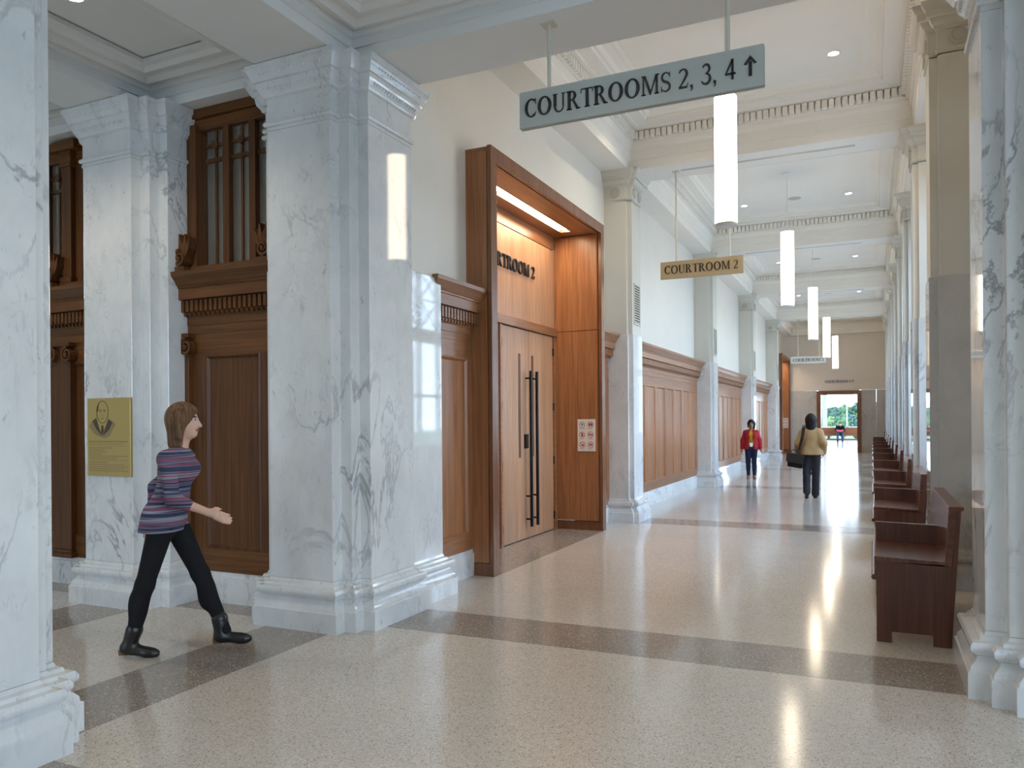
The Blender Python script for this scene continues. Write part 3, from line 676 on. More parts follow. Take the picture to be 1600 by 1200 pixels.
# windows
def window(i, a, b):
    t = empty('window_%d' % (i + 1), (XR, a, 0), kind='structure'); L = b - a; x0, x1 = 0.06, 0.16
    f = MB()
    f.box(x0, x1, 0, 0.09, zs0, zs1).box(x0, x1, L - 0.09, L, zs0, zs1).box(x0, x1, 0.09, L - 0.09, zs0, zs0 + 0.1).box(x0, x1, 0.09, L - 0.09, zs1 - 0.09, zs1).box(x0, x1, 0.09, L - 0.09, 3.10, 3.36)
    f.build('frame', M['white_paint'], t); MB().box(-0.06, 0.06, -0.05, L + 0.05, zs0 - 0.05, zs0).build('sill', M['marble'], t)
    cw = (L - 0.18) / 3
    for k in (1, 2): MB().box(x0, x1, 0.09 + k * cw - 0.035, 0.09 + k * cw + 0.035, zs0 + 0.1, zs1 - 0.09).build('mullion', M['white_paint'], t)
    MB().box(x0 + 0.01, x1 - 0.01, 0.09, L - 0.09, 2.02, 2.08).build('rail', M['white_paint'], t)
    for k in range(3):
        ya, yb = 0.09 + k * cw + (0.035 if k else 0), 0.09 + (k + 1) * cw - (0.035 if k < 2 else 0)
        for (z0, z1) in ((zs0 + 0.1, 2.02), (2.08, 3.10), (3.36, zs1 - 0.09)): MB().box(0.105, 0.111, ya, yb, z0, z1).build('pane', M['glass'], t)
        lat = MB(); z0, z1 = 3.36, zs1 - 0.09; zm = (z0 + z1) / 2
        for (za, zb) in ((z0, zm), (zm, z1)):
            for (u, v_) in (((ya, za), (yb, zb)), ((ya, zb), (yb, za))):
                d = Vector((v_[0] - u[0], v_[1] - u[1])).normalized() * 0.016; nx, nz = -d.y, d.x
                lat.prism([(u[0] + nx, u[1] + nz), (v_[0] + nx, v_[1] + nz), (v_[0] - nx, v_[1] - nz), (u[0] - nx, u[1] - nz)], 'x', 0.085, 0.103)
        lat.box(0.085, 0.103, ya, yb, zm - 0.014, zm + 0.014); lat.build('lattice', M['white_paint'], t)
    # daylight portal (sampling aid for the real sky in this opening)
    ld = bpy.data.lights.new('daylight_portal', 'AREA'); ld.shape = 'RECTANGLE'; ld.size = L; ld.size_y = zs1 - zs0; ld.cycles.is_portal = True
    lo = bpy.data.objects.new('daylight_portal', ld); link(lo); lo.location = (XR + 0.28, a + L / 2, (zs0 + zs1) / 2); lo.rotation_euler = (PI / 2, 0, PI / 2)
for i, (a, b) in enumerate(WIN): window(i, a, b)
def area_portal(loc, rot, sxx, syy):
    ld = bpy.data.lights.new('daylight_portal', 'AREA'); ld.shape = 'RECTANGLE'; ld.size = sxx; ld.size_y = syy; ld.cycles.is_portal = True
    lo = bpy.data.objects.new('daylight_portal', ld); link(lo); lo.location = loc; lo.rotation_euler = rot
nwin = len(WIN)
for (a, b) in [(-9.5, -5.6)]:  # unseen window behind the camera, placed and sized for its daylight
    nwin += 1; t = empty('window_%d' % nwin, (0, 0, 0), kind='structure'); n = 4
    MB().box(a, b, -9.2, -9.1, 1.0, 1.08).box(a, b, -9.2, -9.1, 4.22, 4.3).box(a, b, -9.2, -9.1, 2.9, 2.98).build('frame', M['white_paint'], t)
    for k in range(n + 1): MB().box(a + (b - a) * k / n - 0.04, a + (b - a) * k / n + 0.04, -9.2, -9.1, 1.0, 4.3).build('mullion', M['white_paint'], t)
    for k in range(n): MB().box(a + (b - a) * k / n + 0.04, a + (b - a) * (k + 1) / n - 0.04, -9.155, -9.145, 1.08, 4.22).build('pane', M['glass'], t)
    area_portal(((a + b) / 2, -9.28, 2.65), (PI / 2, 0, 0), b - a, 3.3)
for (a, b) in [(-7.5, -3.2), (-1.8, 2.5)]:  # unseen east windows, added to light the hall from the side
    nwin += 1; t = empty('window_%d' % nwin, (0, 0, 0), kind='structure'); n = 4
    MB().box(7.05, 7.15, a, b, 1.0, 1.08).box(7.05, 7.15, a, b, 4.22, 4.3).box(7.05, 7.15, a, b, 2.9, 2.98).build('frame', M['white_paint'], t)
    for k in range(n + 1): MB().box(7.05, 7.15, a + (b - a) * k / n - 0.04, a + (b - a) * k / n + 0.04, 1.0, 4.3).build('mullion', M['white_paint'], t)
    for k in range(n): MB().box(7.095, 7.105, a + (b - a) * k / n + 0.04, a + (b - a) * (k + 1) / n - 0.04, 1.08, 4.22).build('pane', M['glass'], t)
    area_portal((7.19, (a + b) / 2, 2.65), (PI / 2, 0, PI / 2), b - a, 3.3)

# ------------------------------------------------------------------ benches
def bench(yc, label):
    t = empty('bench', (0.016, yc, 0), -PI / 2, label, 'bench', 'wooden benches along the window wall')
    hl = 0.80
    EP = [(0, 0), (0.095, 0), (0.095, 0.075), (0.345, 0.075), (0.345, 0), (0.455, 0), (0.49, 0.56), (0.515, 0.925), (0.47, 0.925), (0.43, 0.56), (0, 0.56)]
    for s_ in (-1, 1):
        a, b = sorted((s_ * hl, s_ * (hl - 0.05))); MB().prism(EP, 'x', a, b).build('end_panel', M['walnut'], t, bevel=0.004)
    MB().prism([(-0.012, 0.555), (-0.012, 0.59), (0.43, 0.575), (0.43, 0.54)], 'x', -hl, hl).build('seat', M['walnut_h'], t, bevel=0.005)
    MB().prism([(0.415, 0.545), (0.442, 0.95), (0.53, 0.95), (0.53, 0.925), (0.497, 0.92), (0.46, 0.545)], 'x', -hl - 0.004, hl + 0.004).build('backrest', M['walnut_h'], t, bevel=0.004)
    MB().prism([(0.0, 0.585), (0.43, 0.572), (0.44, 0.72), (0.0, 0.73)], 'x', -0.07, -0.02).build('armrest', M['walnut'], t, bevel=0.004)
    MB().box(-hl + 0.05, hl - 0.05, 0.03, 0.055, 0.40, 0.555).build('apron', M['walnut_h'], t)
    MB().tube([(-hl, -0.012, 0.447), (hl + 0.01, -0.012, 0.447)], 0.02, 10).build('foot_rail', M['walnut'], t, auto=40)
    return t
BN = ['nearest dark walnut bench by the right marble pier'] + ['dark walnut bench by the windows, %s from the front' % o for o in ORD[1:]] + ['farthest dark walnut bench, last of the row before the end wall']
proto = bench(6.72, BN[0])
for k in range(1, 10):
    c = copy_tree(proto); c.location.y = 6.72 + 3.28 * k; c['label'] = BN[k]

# ------------------------------------------------------------------ hanging signs
def hang_sign(name, label, yc, x0, x1, z0, z1, zc, rods, text, tx0, tx1, tz, th, mat):
    t = empty(name, ((x0 + x1) / 2, yc, z0), 0, label, 'sign', 'hanging direction signs'); cx = (x0 + x1) / 2
    MB().box(x0 - cx, x1 - cx, -0.025, -0.005, 0, z1 - z0).box(x0 - cx + 0.012, x1 - cx - 0.012, -0.005, 0.005, 0.008, z1 - z0 - 0.008).box(x0 - cx, x1 - cx, 0.005, 0.025, 0, z1 - z0).build('plate', mat, t, bevel=0.0015)
    for r in rods:
        MB().tube([(r - cx, 0, z1 - z0 - 0.005), (r - cx, 0, zc - z0)], 0.0135, 10).build('rod', M['rod'], t, auto=40)
        MB().box(r - cx - 0.05, r - cx + 0.05, -0.05, 0.05, zc - z0 - 0.012, zc - z0).build('ceiling_plate', M['rod'], t)
    lettering(t, text, tx0 - cx, tx1 - cx, tz - z0, th, -0.025, 0.006, M['letter'])
    return t
hang_sign('hanging_sign', 'large sage grey hanging sign reading COURTROOMS 2, 3, 4 with an up arrow', 4.94, -2.215, -0.583, 3.58, 3.832, ZH, (-2.0, -0.80), 'COURTROOMS 2, 3, 4 ^', -2.175, -0.625, 3.648, 0.126, M['sign'])
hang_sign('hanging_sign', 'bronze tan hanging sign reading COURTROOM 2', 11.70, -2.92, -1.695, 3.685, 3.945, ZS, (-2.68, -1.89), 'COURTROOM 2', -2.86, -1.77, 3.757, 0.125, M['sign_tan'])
hang_sign('hanging_sign', 'hanging sign coloured as if brightly lit, reading COURTROOM 3 far down the corridor', 31.35, -2.82, -1.57, 3.63, 3.89, ZS, (-2.56, -1.81), 'COURTROOM 3', -2.74, -1.65, 3.70, 0.125, M['sign_lit'])
g = lettering(None, 'COURTROOM 4 ^', -1.94, -0.74, 3.13, 0.12, YE, 0.02, M['letter'], per=False)
tag(g.build('wall_lettering', M['letter']), 'black raised letters COURTROOM 4 with an up arrow above the end doorway', 'sign')

# ------------------------------------------------------------------ pendants and ceiling fittings
PY = [8.33, 14.85, 21.5, 28.1, 34.7]
PN = ['nearest white cylinder pendant lamp, right below the large hanging sign', 'second white cylinder pendant lamp down the corridor', 'third white cylinder pendant lamp down the corridor', 'fourth white cylinder pendant lamp, before the smallest one', 'farthest and smallest white cylinder pendant lamp']
def pendant():
    t = empty('pendant_lamp', (-1.38, PY[0], 0), 0, PN[0], 'lamp', 'cylinder pendant lamps')
    MB().lathe([(0.108, 3.595), (0.115, 3.60), (0.115, 4.93), (0.108, 4.935)], 28).build('diffuser', M['lamp'], t, auto=40)
    MB().lathe([(0.113, 3.575), (0.117, 3.577), (0.117, 3.60), (0.113, 3.602)], 28).build('bottom_rim', M['white_metal'], t, auto=40)
    MB().lathe([(0.116, 4.93), (0.116, 4.95), (0.02, 4.97), (0.012, 5.0)], 28).build('top_cap', M['white_metal'], t, auto=40)
    MB().tube([(0, 0, 4.98), (0, 0, 5.985)], 0.0045, 6).build('cable', M['white_metal'], t)
    MB().lathe([(0.065, 5.975), (0.065, ZC), (0.01, ZC)], 20).build('canopy', M['white_metal'], t, auto=40)
    return t
p0 = pendant()
for k in range(1, 5): c = copy_tree(p0); c.location.y = PY[k]; c['label'] = PN[k]
# recessed downlights: each a trim ring, a glowing lens and its own lamp
def downlight(x, y, z, label, group, power, col=(1.0, 0.86, 0.68), ang=130):
    t = empty('downlight', (x, y, z), 0, label, 'downlight', group)
    MB().lathe([(0.062, -0.004), (0.078, -0.004), (0.080, 0.0), (0.06, 0.0)], 20, caps=False).build('trim_ring', M['white_metal'], t)
    MB().lathe([(0.0005, -0.0015), (0.062, -0.0015)], 20, caps=False).build('lens', M['down'], t)
    if power:
        ld = bpy.data.lights.new('downlight_lamp', 'SPOT'); ld.energy = power; ld.color = col; ld.spot_size = math.radians(ang); ld.spot_blend = 0.6; ld.shadow_soft_size = 0.05
        lo = bpy.data.objects.new('downlight_lamp', ld); link(lo, t); lo.location = (0, 0, -0.03)
    return t
BO = ['first', 'second', 'third', 'fourth', 'fifth']
DLP = 70
for i, (a, b) in enumerate(bays):
    yn, yf = a + (b - a) * 0.20, a + (b - a) * 0.80
    for x, sd in ((-0.40, 'right'), (-2.40, 'left')):
        for yy, nf in ((yn, 'near'), (yf, 'far')):
            downlight(x, yy, ZC, 'recessed downlight in the %s coffer of the corridor, %s %s corner' % (BO[i], nf, sd), 'corridor downlights', (DLP if nf == 'far' else 8) if i == 0 else 0)
    if i >= 1:
        t = tag(MB().lathe([(0.11, ZC - 0.006), (0.12, ZC - 0.006), (0.125, ZC), (0.0005, ZC)], 24, c=(-1.40, a + (b - a) * 0.78)).lathe([(0.0005, ZC - 0.004), (0.112, ZC - 0.004)], 24, c=(-1.40, a + (b - a) * 0.78), caps=False).build('ceiling_speaker', M['grille'], auto=40), 'round ceiling speaker in the %s coffer of the corridor' % BO[i], 'speaker', 'ceiling speakers')
for i, y in enumerate(LP):
    tag(MB().box(-2.60, -0.19, y + 0.03, y + 0.09, ZS - 0.004, ZS + 0.01).build('air_slot', M['grille']), 'long linear air slot in the underside of the %s corridor beam' % BO[i], 'vent', 'beam air slots')
HD = [(-4.98, 3.57, 'left coffer by the plaque pier'), (-7.0, 3.57, 'coffer left of the plaque pier'), (-1.42, 3.4, 'coffer in front of the corridor'), (-1.42, 0.4, 'coffer above the camera'), (-4.98, 0.4, 'second left coffer'), (-1.42, -3.0, 'coffer behind the camera'), (-4.98, -3.0, 'rear left coffer'), (3.8, 0.4, 'right hand coffer')]
for (x, y, nm) in HD: downlight(x, y, 4.50, 'recessed downlight in the hall ceiling, ' + nm, 'hall downlights', 55, (1.0, 0.86, 0.68))
# warm strip in the portal heads
for yc in (8.645, 35.87):
    ld = bpy.data.lights.new('portal_strip_lamp', 'AREA'); ld.shape = 'RECTANGLE'; ld.size = 0.10; ld.size_y = 2.7; ld.energy = 26; ld.color = (1.0, 0.80, 0.55)
    lo = bpy.data.objects.new('portal_strip_lamp', ld); link(lo); lo.location = (XL - 0.13, yc, 4.18)

# ------------------------------------------------------------------ plaque and notice
t = empty('brass_plaque', (-5.927, 4.56, 1.10), 0, 'brass plaque with an engraved portrait and lines of text on the marble pier', 'plaque')
MB().box(-0.268, 0.268, -0.022, 0, 0, 0.67).build('plate', M['brass'], t, bevel=0.003)
yf = -0.0222
def flat(name, pts, mat, parent, d=0.0008): return MB().prism(pts, 'y', yf - d, yf + 0.001).build(name, mat, parent)
pr = flat('portrait', [(-0.245, 0.43), (-0.20, 0.48), (-0.155, 0.50), (-0.13, 0.44), (-0.085, 0.36), (-0.03, 0.44), (0.0, 0.49), (0.055, 0.47), (0.09, 0.445), (0.05, 0.40), (0.02, 0.35), (-0.04, 0.325), (-0.12, 0.34), (-0.19, 0.37)], M['ink_soft'], t)
flat('lapel', [(-0.155, 0.50), (-0.125, 0.43), (-0.085, 0.345), (-0.15, 0.40), (-0.20, 0.47)], M['ink'], pr, 0.0012); flat('lapel', [(0.0, 0.49), (-0.03, 0.43), (-0.07, 0.345), (0.01, 0.40), (0.05, 0.46)], M['ink'], pr, 0.0012)
flat('tie', [(-0.088, 0.435), (-0.065, 0.435), (-0.06, 0.38), (-0.078, 0.35), (-0.093, 0.38)], M['ink'], pr, 0.0014)
hd = MB(); ring(hd, -0.075, 0.55, 0.075, 0.098, 0.006, 0.005, 0, 360, yf - 0.001, yf + 0.001, 28); hd.prism([(-0.148, 0.56), (-0.14, 0.60), (-0.12, 0.635), (-0.125, 0.59), (-0.135, 0.55)], 'y', yf - 0.001, yf + 0.001)
for (x0, x1, z0, z1) in ((-0.118, -0.088, 0.563, 0.570), (-0.066, -0.036, 0.563, 0.570), (-0.11, -0.092, 0.549, 0.555), (-0.06, -0.042, 0.549, 0.555), (-0.082, -0.068, 0.515, 0.520), (-0.095, -0.055, 0.492, 0.497)): hd.box(x0, x1, yf - 0.001, yf + 0.001, z0, z1)
hd.build('face', M['ink'], pr)
tx = MB(); rows = [(0.290, 0.012, 0.235), (0.272, 0.006, 0.18), (0.257, 0.003, 0.24), (0.238, 0.007, 0.05), (0.220, 0.007, -0.05), (0.203, 0.007, -0.02), (0.186, 0.007, -0.09), (0.168, 0.007, 0.235), (0.150, 0.007, 0.11), (0.134, 0.004, 0.235), (0.114, 0.007, 0.0), (0.096, 0.007, 0.19), (0.078, 0.007, 0.235), (0.060, 0.007, 0.19), (0.042, 0.007, 0.235)]
random.seed(3)
for (z, h, xe) in rows:
    x = -0.245
    if h < 0.005: tx.box(x, xe, yf - 0.0006, yf + 0.001, z, z + h); continue
    while x < xe: w_ = random.uniform(0.015, 0.045); tx.box(x, min(x + w_, xe), yf - 0.0006, yf + 0.001, z, z + h); x += w_ + 0.007
tag(tx.build('text_lines', M['ink_soft'], t), kind='stuff')
M['notice'] = plain('white_notice', (0.72, 0.69, 0.66), 0.4); M['red'] = plain('red_symbol', (0.42, 0.04, 0.07), 0.5); M['blue'] = plain('blue_symbol', (0.16, 0.17, 0.28), 0.5); M['greytext'] = plain('grey_caption', (0.35, 0.30, 0.30), 0.6)
def notice(y, label, xc=-3.64):
    t = empty('notice_board', (xc, y, 1.11), 0, label, 'notice', 'courtroom rule notices')
    MB().box(-0.13, 0.13, -0.012, 0, 0, 0.45).build('plate', M['notice'], t)
    for r in range(3):
        for c in range(2):
            x = -0.062 + c * 0.124; z = 0.375 - r * 0.142; col_ = M['blue'] if (r == 0 and c == 0) else M['red']
            b = MB(); ring(b, x, z, 0.042, 0.042, 0.007, 0.007, 0, 360, -0.0135, -0.011, 20)
            if not (r == 0 and c == 0): b.prism([(x - 0.030, z + 0.026), (x - 0.026, z + 0.030), (x + 0.030, z - 0.026), (x + 0.026, z - 0.030)], 'y', -0.0137, -0.011)
            s_ = b.build('symbol', col_, t)
            k = MB(); kk = r * 2 + c
            if kk == 0: k.box(x - 0.018, x + 0.018, -0.013, -0.011, z - 0.004, z + 0.018).box(x - 0.005, x + 0.005, -0.013, -0.011, z - 0.02, z)
            elif kk == 1: k.box(x - 0.024, x - 0.004, -0.013, -0.011, z - 0.02, z + 0.02).box(x + 0.006, x + 0.026, -0.013, -0.011, z - 0.02, z + 0.02)
            elif kk == 2: k.box(x - 0.013, x + 0.013, -0.013, -0.011, z - 0.024, z + 0.024)
            elif kk == 3: k.box(x - 0.03, x + 0.03, -0.013, -0.011, z - 0.007, z + 0.007)
            elif kk == 4: k.prism([(x - 0.024, z - 0.015), (x + 0.018, z - 0.02), (x + 0.02, z + 0.018)], 'y', -0.013, -0.011)
            else: k.box(x - 0.02, x - 0.004, -0.013, -0.011, z - 0.018, z + 0.01).prism(ell_pts(x + 0.012, z + 0.006, 0.012, 0.012, 0, 330, 10), 'y', -0.013, -0.011)
            k.build('pictogram', M['ink'] if kk in (1, 3) else col_, s_)
            MB().box(x - 0.04, x + 0.04 - 0.012 * (kk % 3), -0.0125, -0.011, z - 0.062, z - 0.054).build('caption', M['greytext'], s_)
        if r: MB().box(-0.13, 0.13, -0.0125, -0.011, 0.45 - r * 0.145 - 0.004, 0.45 - r * 0.145).build('divider', M['white_paint'], t)
    return t
notice(10.283, 'white notice with six red and blue symbols on the Courtroom 2 portal'); notice(37.5, 'small white notice on the far Courtroom 3 portal')

# ------------------------------------------------------------------ smooth bodies: distance fields turned into meshes
class SDF:
    def __init__(s, lo, hi, h):
        s.lo = np.array(lo, float); s.h = h; s.n = np.ceil((np.array(hi) - s.lo) / h).astype(int) + 1
        s.f = np.full(s.n, 0.5, np.float32)
        s.ax = [s.lo[i] + h * np.arange(s.n[i]) for i in range(3)]
    def _sub(s, a, b):
        i0 = np.clip(np.floor((np.array(a) - s.lo) / s.h).astype(int), 0, s.n - 1); i1 = np.clip(np.ceil((np.array(b) - s.lo) / s.h).astype(int) + 1, 1, s.n)
        sl = tuple(slice(int(p), int(q)) for p, q in zip(i0, i1))
        X = s.ax[0][sl[0]][:, None, None]; Y = s.ax[1][sl[1]][None, :, None]; Z = s.ax[2][sl[2]][None, None, :]
        return sl, X, Y, Z
    def _join(s, sl, d, k, sub=False):
        a = s.f[sl]
        if sub: s.f[sl] = np.maximum(a, -d); return
        if k <= 0: s.f[sl] = np.minimum(a, d); return
        t = np.clip(0.5 + 0.5 * (a - d) / k, 0, 1); s.f[sl] = a * (1 - t) + d * t - k * t * (1 - t)
    def cap(s, a, b, ra, rb=None, k=0.03, sq=None):
        rb = ra if rb is None else rb; a = np.array(a, float); b = np.array(b, float); m = max(ra, rb) * 1.6 + k + s.h
        sl, X, Y, Z = s._sub(np.minimum(a, b) - m, np.maximum(a, b) + m); d = b - a; L = float(d @ d) + 1e-9
        t = np.clip(((X - a[0]) * d[0] + (Y - a[1]) * d[1] + (Z - a[2]) * d[2]) / L, 0, 1)
        qx, qy, qz = X - a[0] - t * d[0], Y - a[1] - t * d[1], Z - a[2] - t * d[2]
        if sq: qx = qx / sq[0]; qy = qy / sq[1]; qz = qz / sq[2]
        s._join(sl, np.sqrt(qx * qx + qy * qy + qz * qz) - (ra + (rb - ra) * t), k); return s
    def ell(s, c, r, k=0.03, sub=False):
        c = np.array(c, float); r = np.array(r, float); m = r.max() + k + s.h
        sl, X, Y, Z = s._sub(c - m, c + m); q = np.sqrt(((X - c[0]) / r[0]) ** 2 + ((Y - c[1]) / r[1]) ** 2 + ((Z - c[2]) / r[2]) ** 2)
        s._join(sl, (q - 1) * r.min(), k, sub); return s
    def cut(s, n, d):            # keep the side where n.p <= d
        s.f = np.maximum(s.f, (n[0] * s.ax[0][:, None, None] + n[1] * s.ax[1][None, :, None] + n[2] * s.ax[2][None, None, :] - d).astype(np.float32)); return s
    def mesh(s, name, mat):
        f = s.f; ins = f < 0; nx, ny, nz = f.shape
        P = np.zeros((nx - 1, ny - 1, nz - 1, 3), np.float32); C = np.zeros((nx - 1, ny - 1, nz - 1), np.float32)
        cor = [(i, j, k) for i in (0, 1) for j in (0, 1) for k in (0, 1)]
        g = {c: f[c[0]:nx - 1 + c[0], c[1]:ny - 1 + c[1], c[2]:nz - 1 + c[2]] for c in cor}
        cnt = sum((g[c] < 0).astype(np.int8) for c in cor); act = (cnt > 0) & (cnt < 8); idx = np.argwhere(act)
        if len(idx) == 0: raise ValueError(name)
        G = {c: g[c][act] for c in cor}; acc = np.zeros((len(idx), 3)); ct = np.zeros(len(idx))
        for a in cor:
            for ax in range(3):
                if a[ax] == 0:
                    b = tuple(1 if q == ax else a[q] for q in range(3)); va, vb = G[a], G[b]; m = (va < 0) != (vb < 0)
                    t = np.where(m, va / np.where(m, va - vb, 1), 0); p = np.tile(np.array(a, float), (len(idx), 1)); p[:, ax] += t
                    acc += p * m[:, None]; ct += m
        V = s.lo + s.h * (idx + acc / ct[:, None]); vid = np.full(act.shape, -1, np.int64); vid[act] = np.arange(len(idx)); Fc = []
        for ax in range(3):
            sl0 = [slice(None)] * 3; sl1 = [slice(None)] * 3; sl0[ax] = slice(0, -1); sl1[ax] = slice(1, None)
            e = ins[tuple(sl0)] != ins[tuple(sl1)]; u, v_ = [q for q in range(3) if q != ax]
            I = np.argwhere(e); I = I[(I[:, u] > 0) & (I[:, v_] > 0) & (I[:, u] < act.shape[u]) & (I[:, v_] < act.shape[v_])]
            if len(I) == 0: continue
            q = []
            for (du, dv) in ((1, 1), (0, 1), (0, 0), (1, 0)):
                J = I.copy(); J[:, u] -= du; J[:, v_] -= dv; q.append(vid[J[:, 0], J[:, 1], J[:, 2]])
            Q = np.stack(q, 1); st = ins[tuple(sl0)][I[:, 0], I[:, 1], I[:, 2]]; fl_ = st if ax != 1 else ~st
            Q[~fl_] = Q[~fl_][:, ::-1]; Fc.append(Q[(Q >= 0).all(1)])
        Fq = np.concatenate(Fc); me = bpy.data.meshes.new(name)
        me.vertices.add(len(V)); me.vertices.foreach_set('co', V.astype(np.float32).ravel())
        me.loops.add(Fq.size); me.loops.foreach_set('vertex_index', Fq.ravel().astype(np.int32))
        me.polygons.add(len(Fq)); me.polygons.foreach_set('loop_start', np.arange(0, Fq.size, 4, dtype=np.int32))
        me.update(calc_edges=True); me.validate(); me.polygons.foreach_set('use_smooth', np.ones(len(me.polygons), bool))
        me.materials.append(mat); return me
    def obj(s, name, mat, parent): return link(bpy.data.objects.new(name, s.mesh(name, mat)), parent)

def hairmat(name, c):
    m, n, l, b = newmat(name); tcn = n.new('ShaderNodeTexCoord'); mp = n.new('ShaderNodeMapping'); mp.inputs['Scale'].default_value = (70, 70, 5); l.new(tcn.outputs['Object'], mp.inputs[0]); q = noise(n, l, mp.outputs[0], 1.0, 3)
    l.new(ramp(n, l, q, [(0.35, tuple(x * 0.45 for x in c)), (0.65, tuple(x * 1.3 for x in c))]), b.inputs['Base Color']); b.inputs['Roughness'].default_value = 0.6; b.inputs['Specular IOR Level'].default_value = 0.25
    bp = n.new('ShaderNodeBump'); bp.inputs['Strength'].default_value = 0.6; bp.inputs['Distance'].default_value = 0.01; l.new(q, bp.inputs['Height']); l.new(bp.outputs[0], b.inputs['Normal']); return m
def skin_mat(name, c): return plain(name, c, 0.5, 0, 0.4, **{'Subsurface Weight': 0.08, 'Subsurface Scale': 0.01})
V3 = lambda *a: np.array(a, float)
def hand(B, w, d, side, curl=0.5, thumb=(0, -1, 0)):
    """wrist w, direction d, side = palm-width direction, fingers curl towards the thumb side normal"""
    d = d / np.linalg.norm(d); side = side / np.linalg.norm(side); nrm = np.cross(d, side); nrm /= np.linalg.norm(nrm)
    B.cap(w, w + d * 0.045, 0.022, 0.026, 0.015); pc = w + d * 0.075
    for i, (o, L) in enumerate(((-0.030, 0.068), (-0.010, 0.078), (0.010, 0.074), (0.029, 0.060))):
        r0 = w + d * 0.045 + side * o * 0.8; k0 = w + d * 0.09 + side * o
        B.cap(r0, k0, 0.013, 0.0115, 0.012)
        d1 = d * math.cos(curl * 0.6) + nrm * math.sin(curl * 0.6); d2 = d * math.cos(curl * 1.5) + nrm * math.sin(curl * 1.5)
        m = k0 + d1 * L * 0.5; B.cap(k0, m, 0.0105, 0.0095, 0.004); B.cap(m, m + d2 * L * 0.5, 0.0095, 0.008, 0.004)
    tb = w + d * 0.03 - side * 0.024; t1 = tb + (d * 0.7 - side * 0.6 + nrm * 0.3) * 0.04; t2 = t1 + (d * 0.95 - side * 0.1 + nrm * 0.3) * 0.03
    B.cap(tb, t1, 0.013, 0.011, 0.01); B.cap(t1, t2, 0.011, 0.009, 0.004)
def head(B, c, s=1.0):
    """head centre c, facing -y"""
    c = np.array(c, float)
    B.ell(c + V3(0, 0.012, 0.02) * s, V3(0.074, 0.092, 0.092) * s, 0.02); B.ell(c + V3(0, -0.02, -0.035) * s, V3(0.058, 0.068, 0.075) * s, 0.03)
    B.ell(c + V3(0, -0.048, -0.088) * s, V3(0.026, 0.024, 0.02) * s, 0.03)
    B.cap(c + V3(0, -0.086, 0.005) * s, c + V3(0, -0.104, -0.03) * s, 0.008 * s, 0.013 * s, 0.014)
    for q in (-1, 1):
        B.ell(c + V3(q * 0.074, 0.012, -0.01) * s, V3(0.010, 0.018, 0.030) * s, 0.008); B.ell(c + V3(q * 0.032, -0.09, 0.012) * s, V3(0.015, 0.012, 0.009) * s, 0.0, True)
def face(t, c, s, lip, mouth=True):
    c = Vector(c)
    def E(n, o, r, m_): return MB().ell(tuple(c + Vector(o) * s), tuple(q * s for q in r), 10, 6).build(n, m_, t, smooth=True)
    for q in (-1, 1):
        e = E('eye', (q * 0.032, -0.074, 0.011), (0.011, 0.011, 0.009), M['eye_white']); MB().ell(tuple(c + Vector((q * 0.032, -0.082, 0.011)) * s), (0.007 * s, 0.006 * s, 0.007 * s), 8, 5).build('iris', M['iris'], e, smooth=True)
        E('eyebrow', (q * 0.033, -0.083, 0.031), (0.019, 0.008, 0.0045), M['hair'])
    E('lips', (0, -0.082, -0.058), (0.022, 0.012, 0.008), lip)
M['eye_white'] = plain('eye_white', (0.75, 0.73, 0.7), 0.3); M['iris'] = plain('dark_iris', (0.03, 0.02, 0.015), 0.2); M['hair'] = hairmat('black_hair', (0.014, 0.010, 0.009))
M['hair_brown'] = hairmat('auburn_hair', (0.15, 0.075, 0.035)); M['lip'] = plain('lip', (0.32, 0.09, 0.08), 0.4)
M['skin_a'] = skin_mat('light_skin', (0.62, 0.38, 0.28)); M['skin_b'] = skin_mat('brown_skin', (0.30, 0.15, 0.09))
M['red_cloth'] = fabric('red_jacket_cloth', (0.42, 0.025, 0.035)); M['mustard'] = fabric('mustard_blouse', (0.62, 0.34, 0.02)); M['navy'] = fabric('navy_trousers', (0.018, 0.022, 0.055))
M['tan'] = fabric('tan_jacket_cloth', (0.46, 0.30, 0.145)); M['charcoal'] = fabric('charcoal_trousers', (0.035, 0.035, 0.042)); M['blackc'] = fabric('black_cloth', (0.012, 0.012, 0.014)); M['leather'] = plain('black_leather', (0.012, 0.011, 0.011), 0.35)
M['shoe_tan'] = plain('tan_leather', (0.33, 0.17, 0.09), 0.45); M['denim'] = fabric('blue_denim', (0.05, 0.08, 0.16)); M['paper'] = plain('red_folder', (0.6, 0.05, 0.08), 0.6); M['white_p'] = plain('white_paper', (0.8, 0.8, 0.8), 0.6); M['heel'] = plain('brown_stacked_heel', (0.14, 0.07, 0.035), 0.45)
m_, n_, l_, b_ = newmat('striped_knit'); tcn = n_.new('ShaderNodeTexCoord'); mp = n_.new('ShaderNodeMapping'); mp.inputs['Scale'].default_value = (0.15, 0.5, 30); l_.new(tcn.outputs['Object'], mp.inputs[0])
l_.new(ramp(n_, l_, noise(n_, l_, mp.outputs[0], 1.0, 2, 0.5), [(0.30, (0.015, 0.02, 0.05)), (0.46, (0.03, 0.045, 0.10)), (0.50, (0.30, 0.27, 0.31)), (0.54, (0.05, 0.05, 0.11)), (0.60, (0.30, 0.07, 0.10)), (0.66, (0.03, 0.03, 0.08)), (0.74, (0.40, 0.36, 0.38))]), b_.inputs['Base Color']); b_.inputs['Roughness'].default_value = 0.85
M['stripe'] = m_

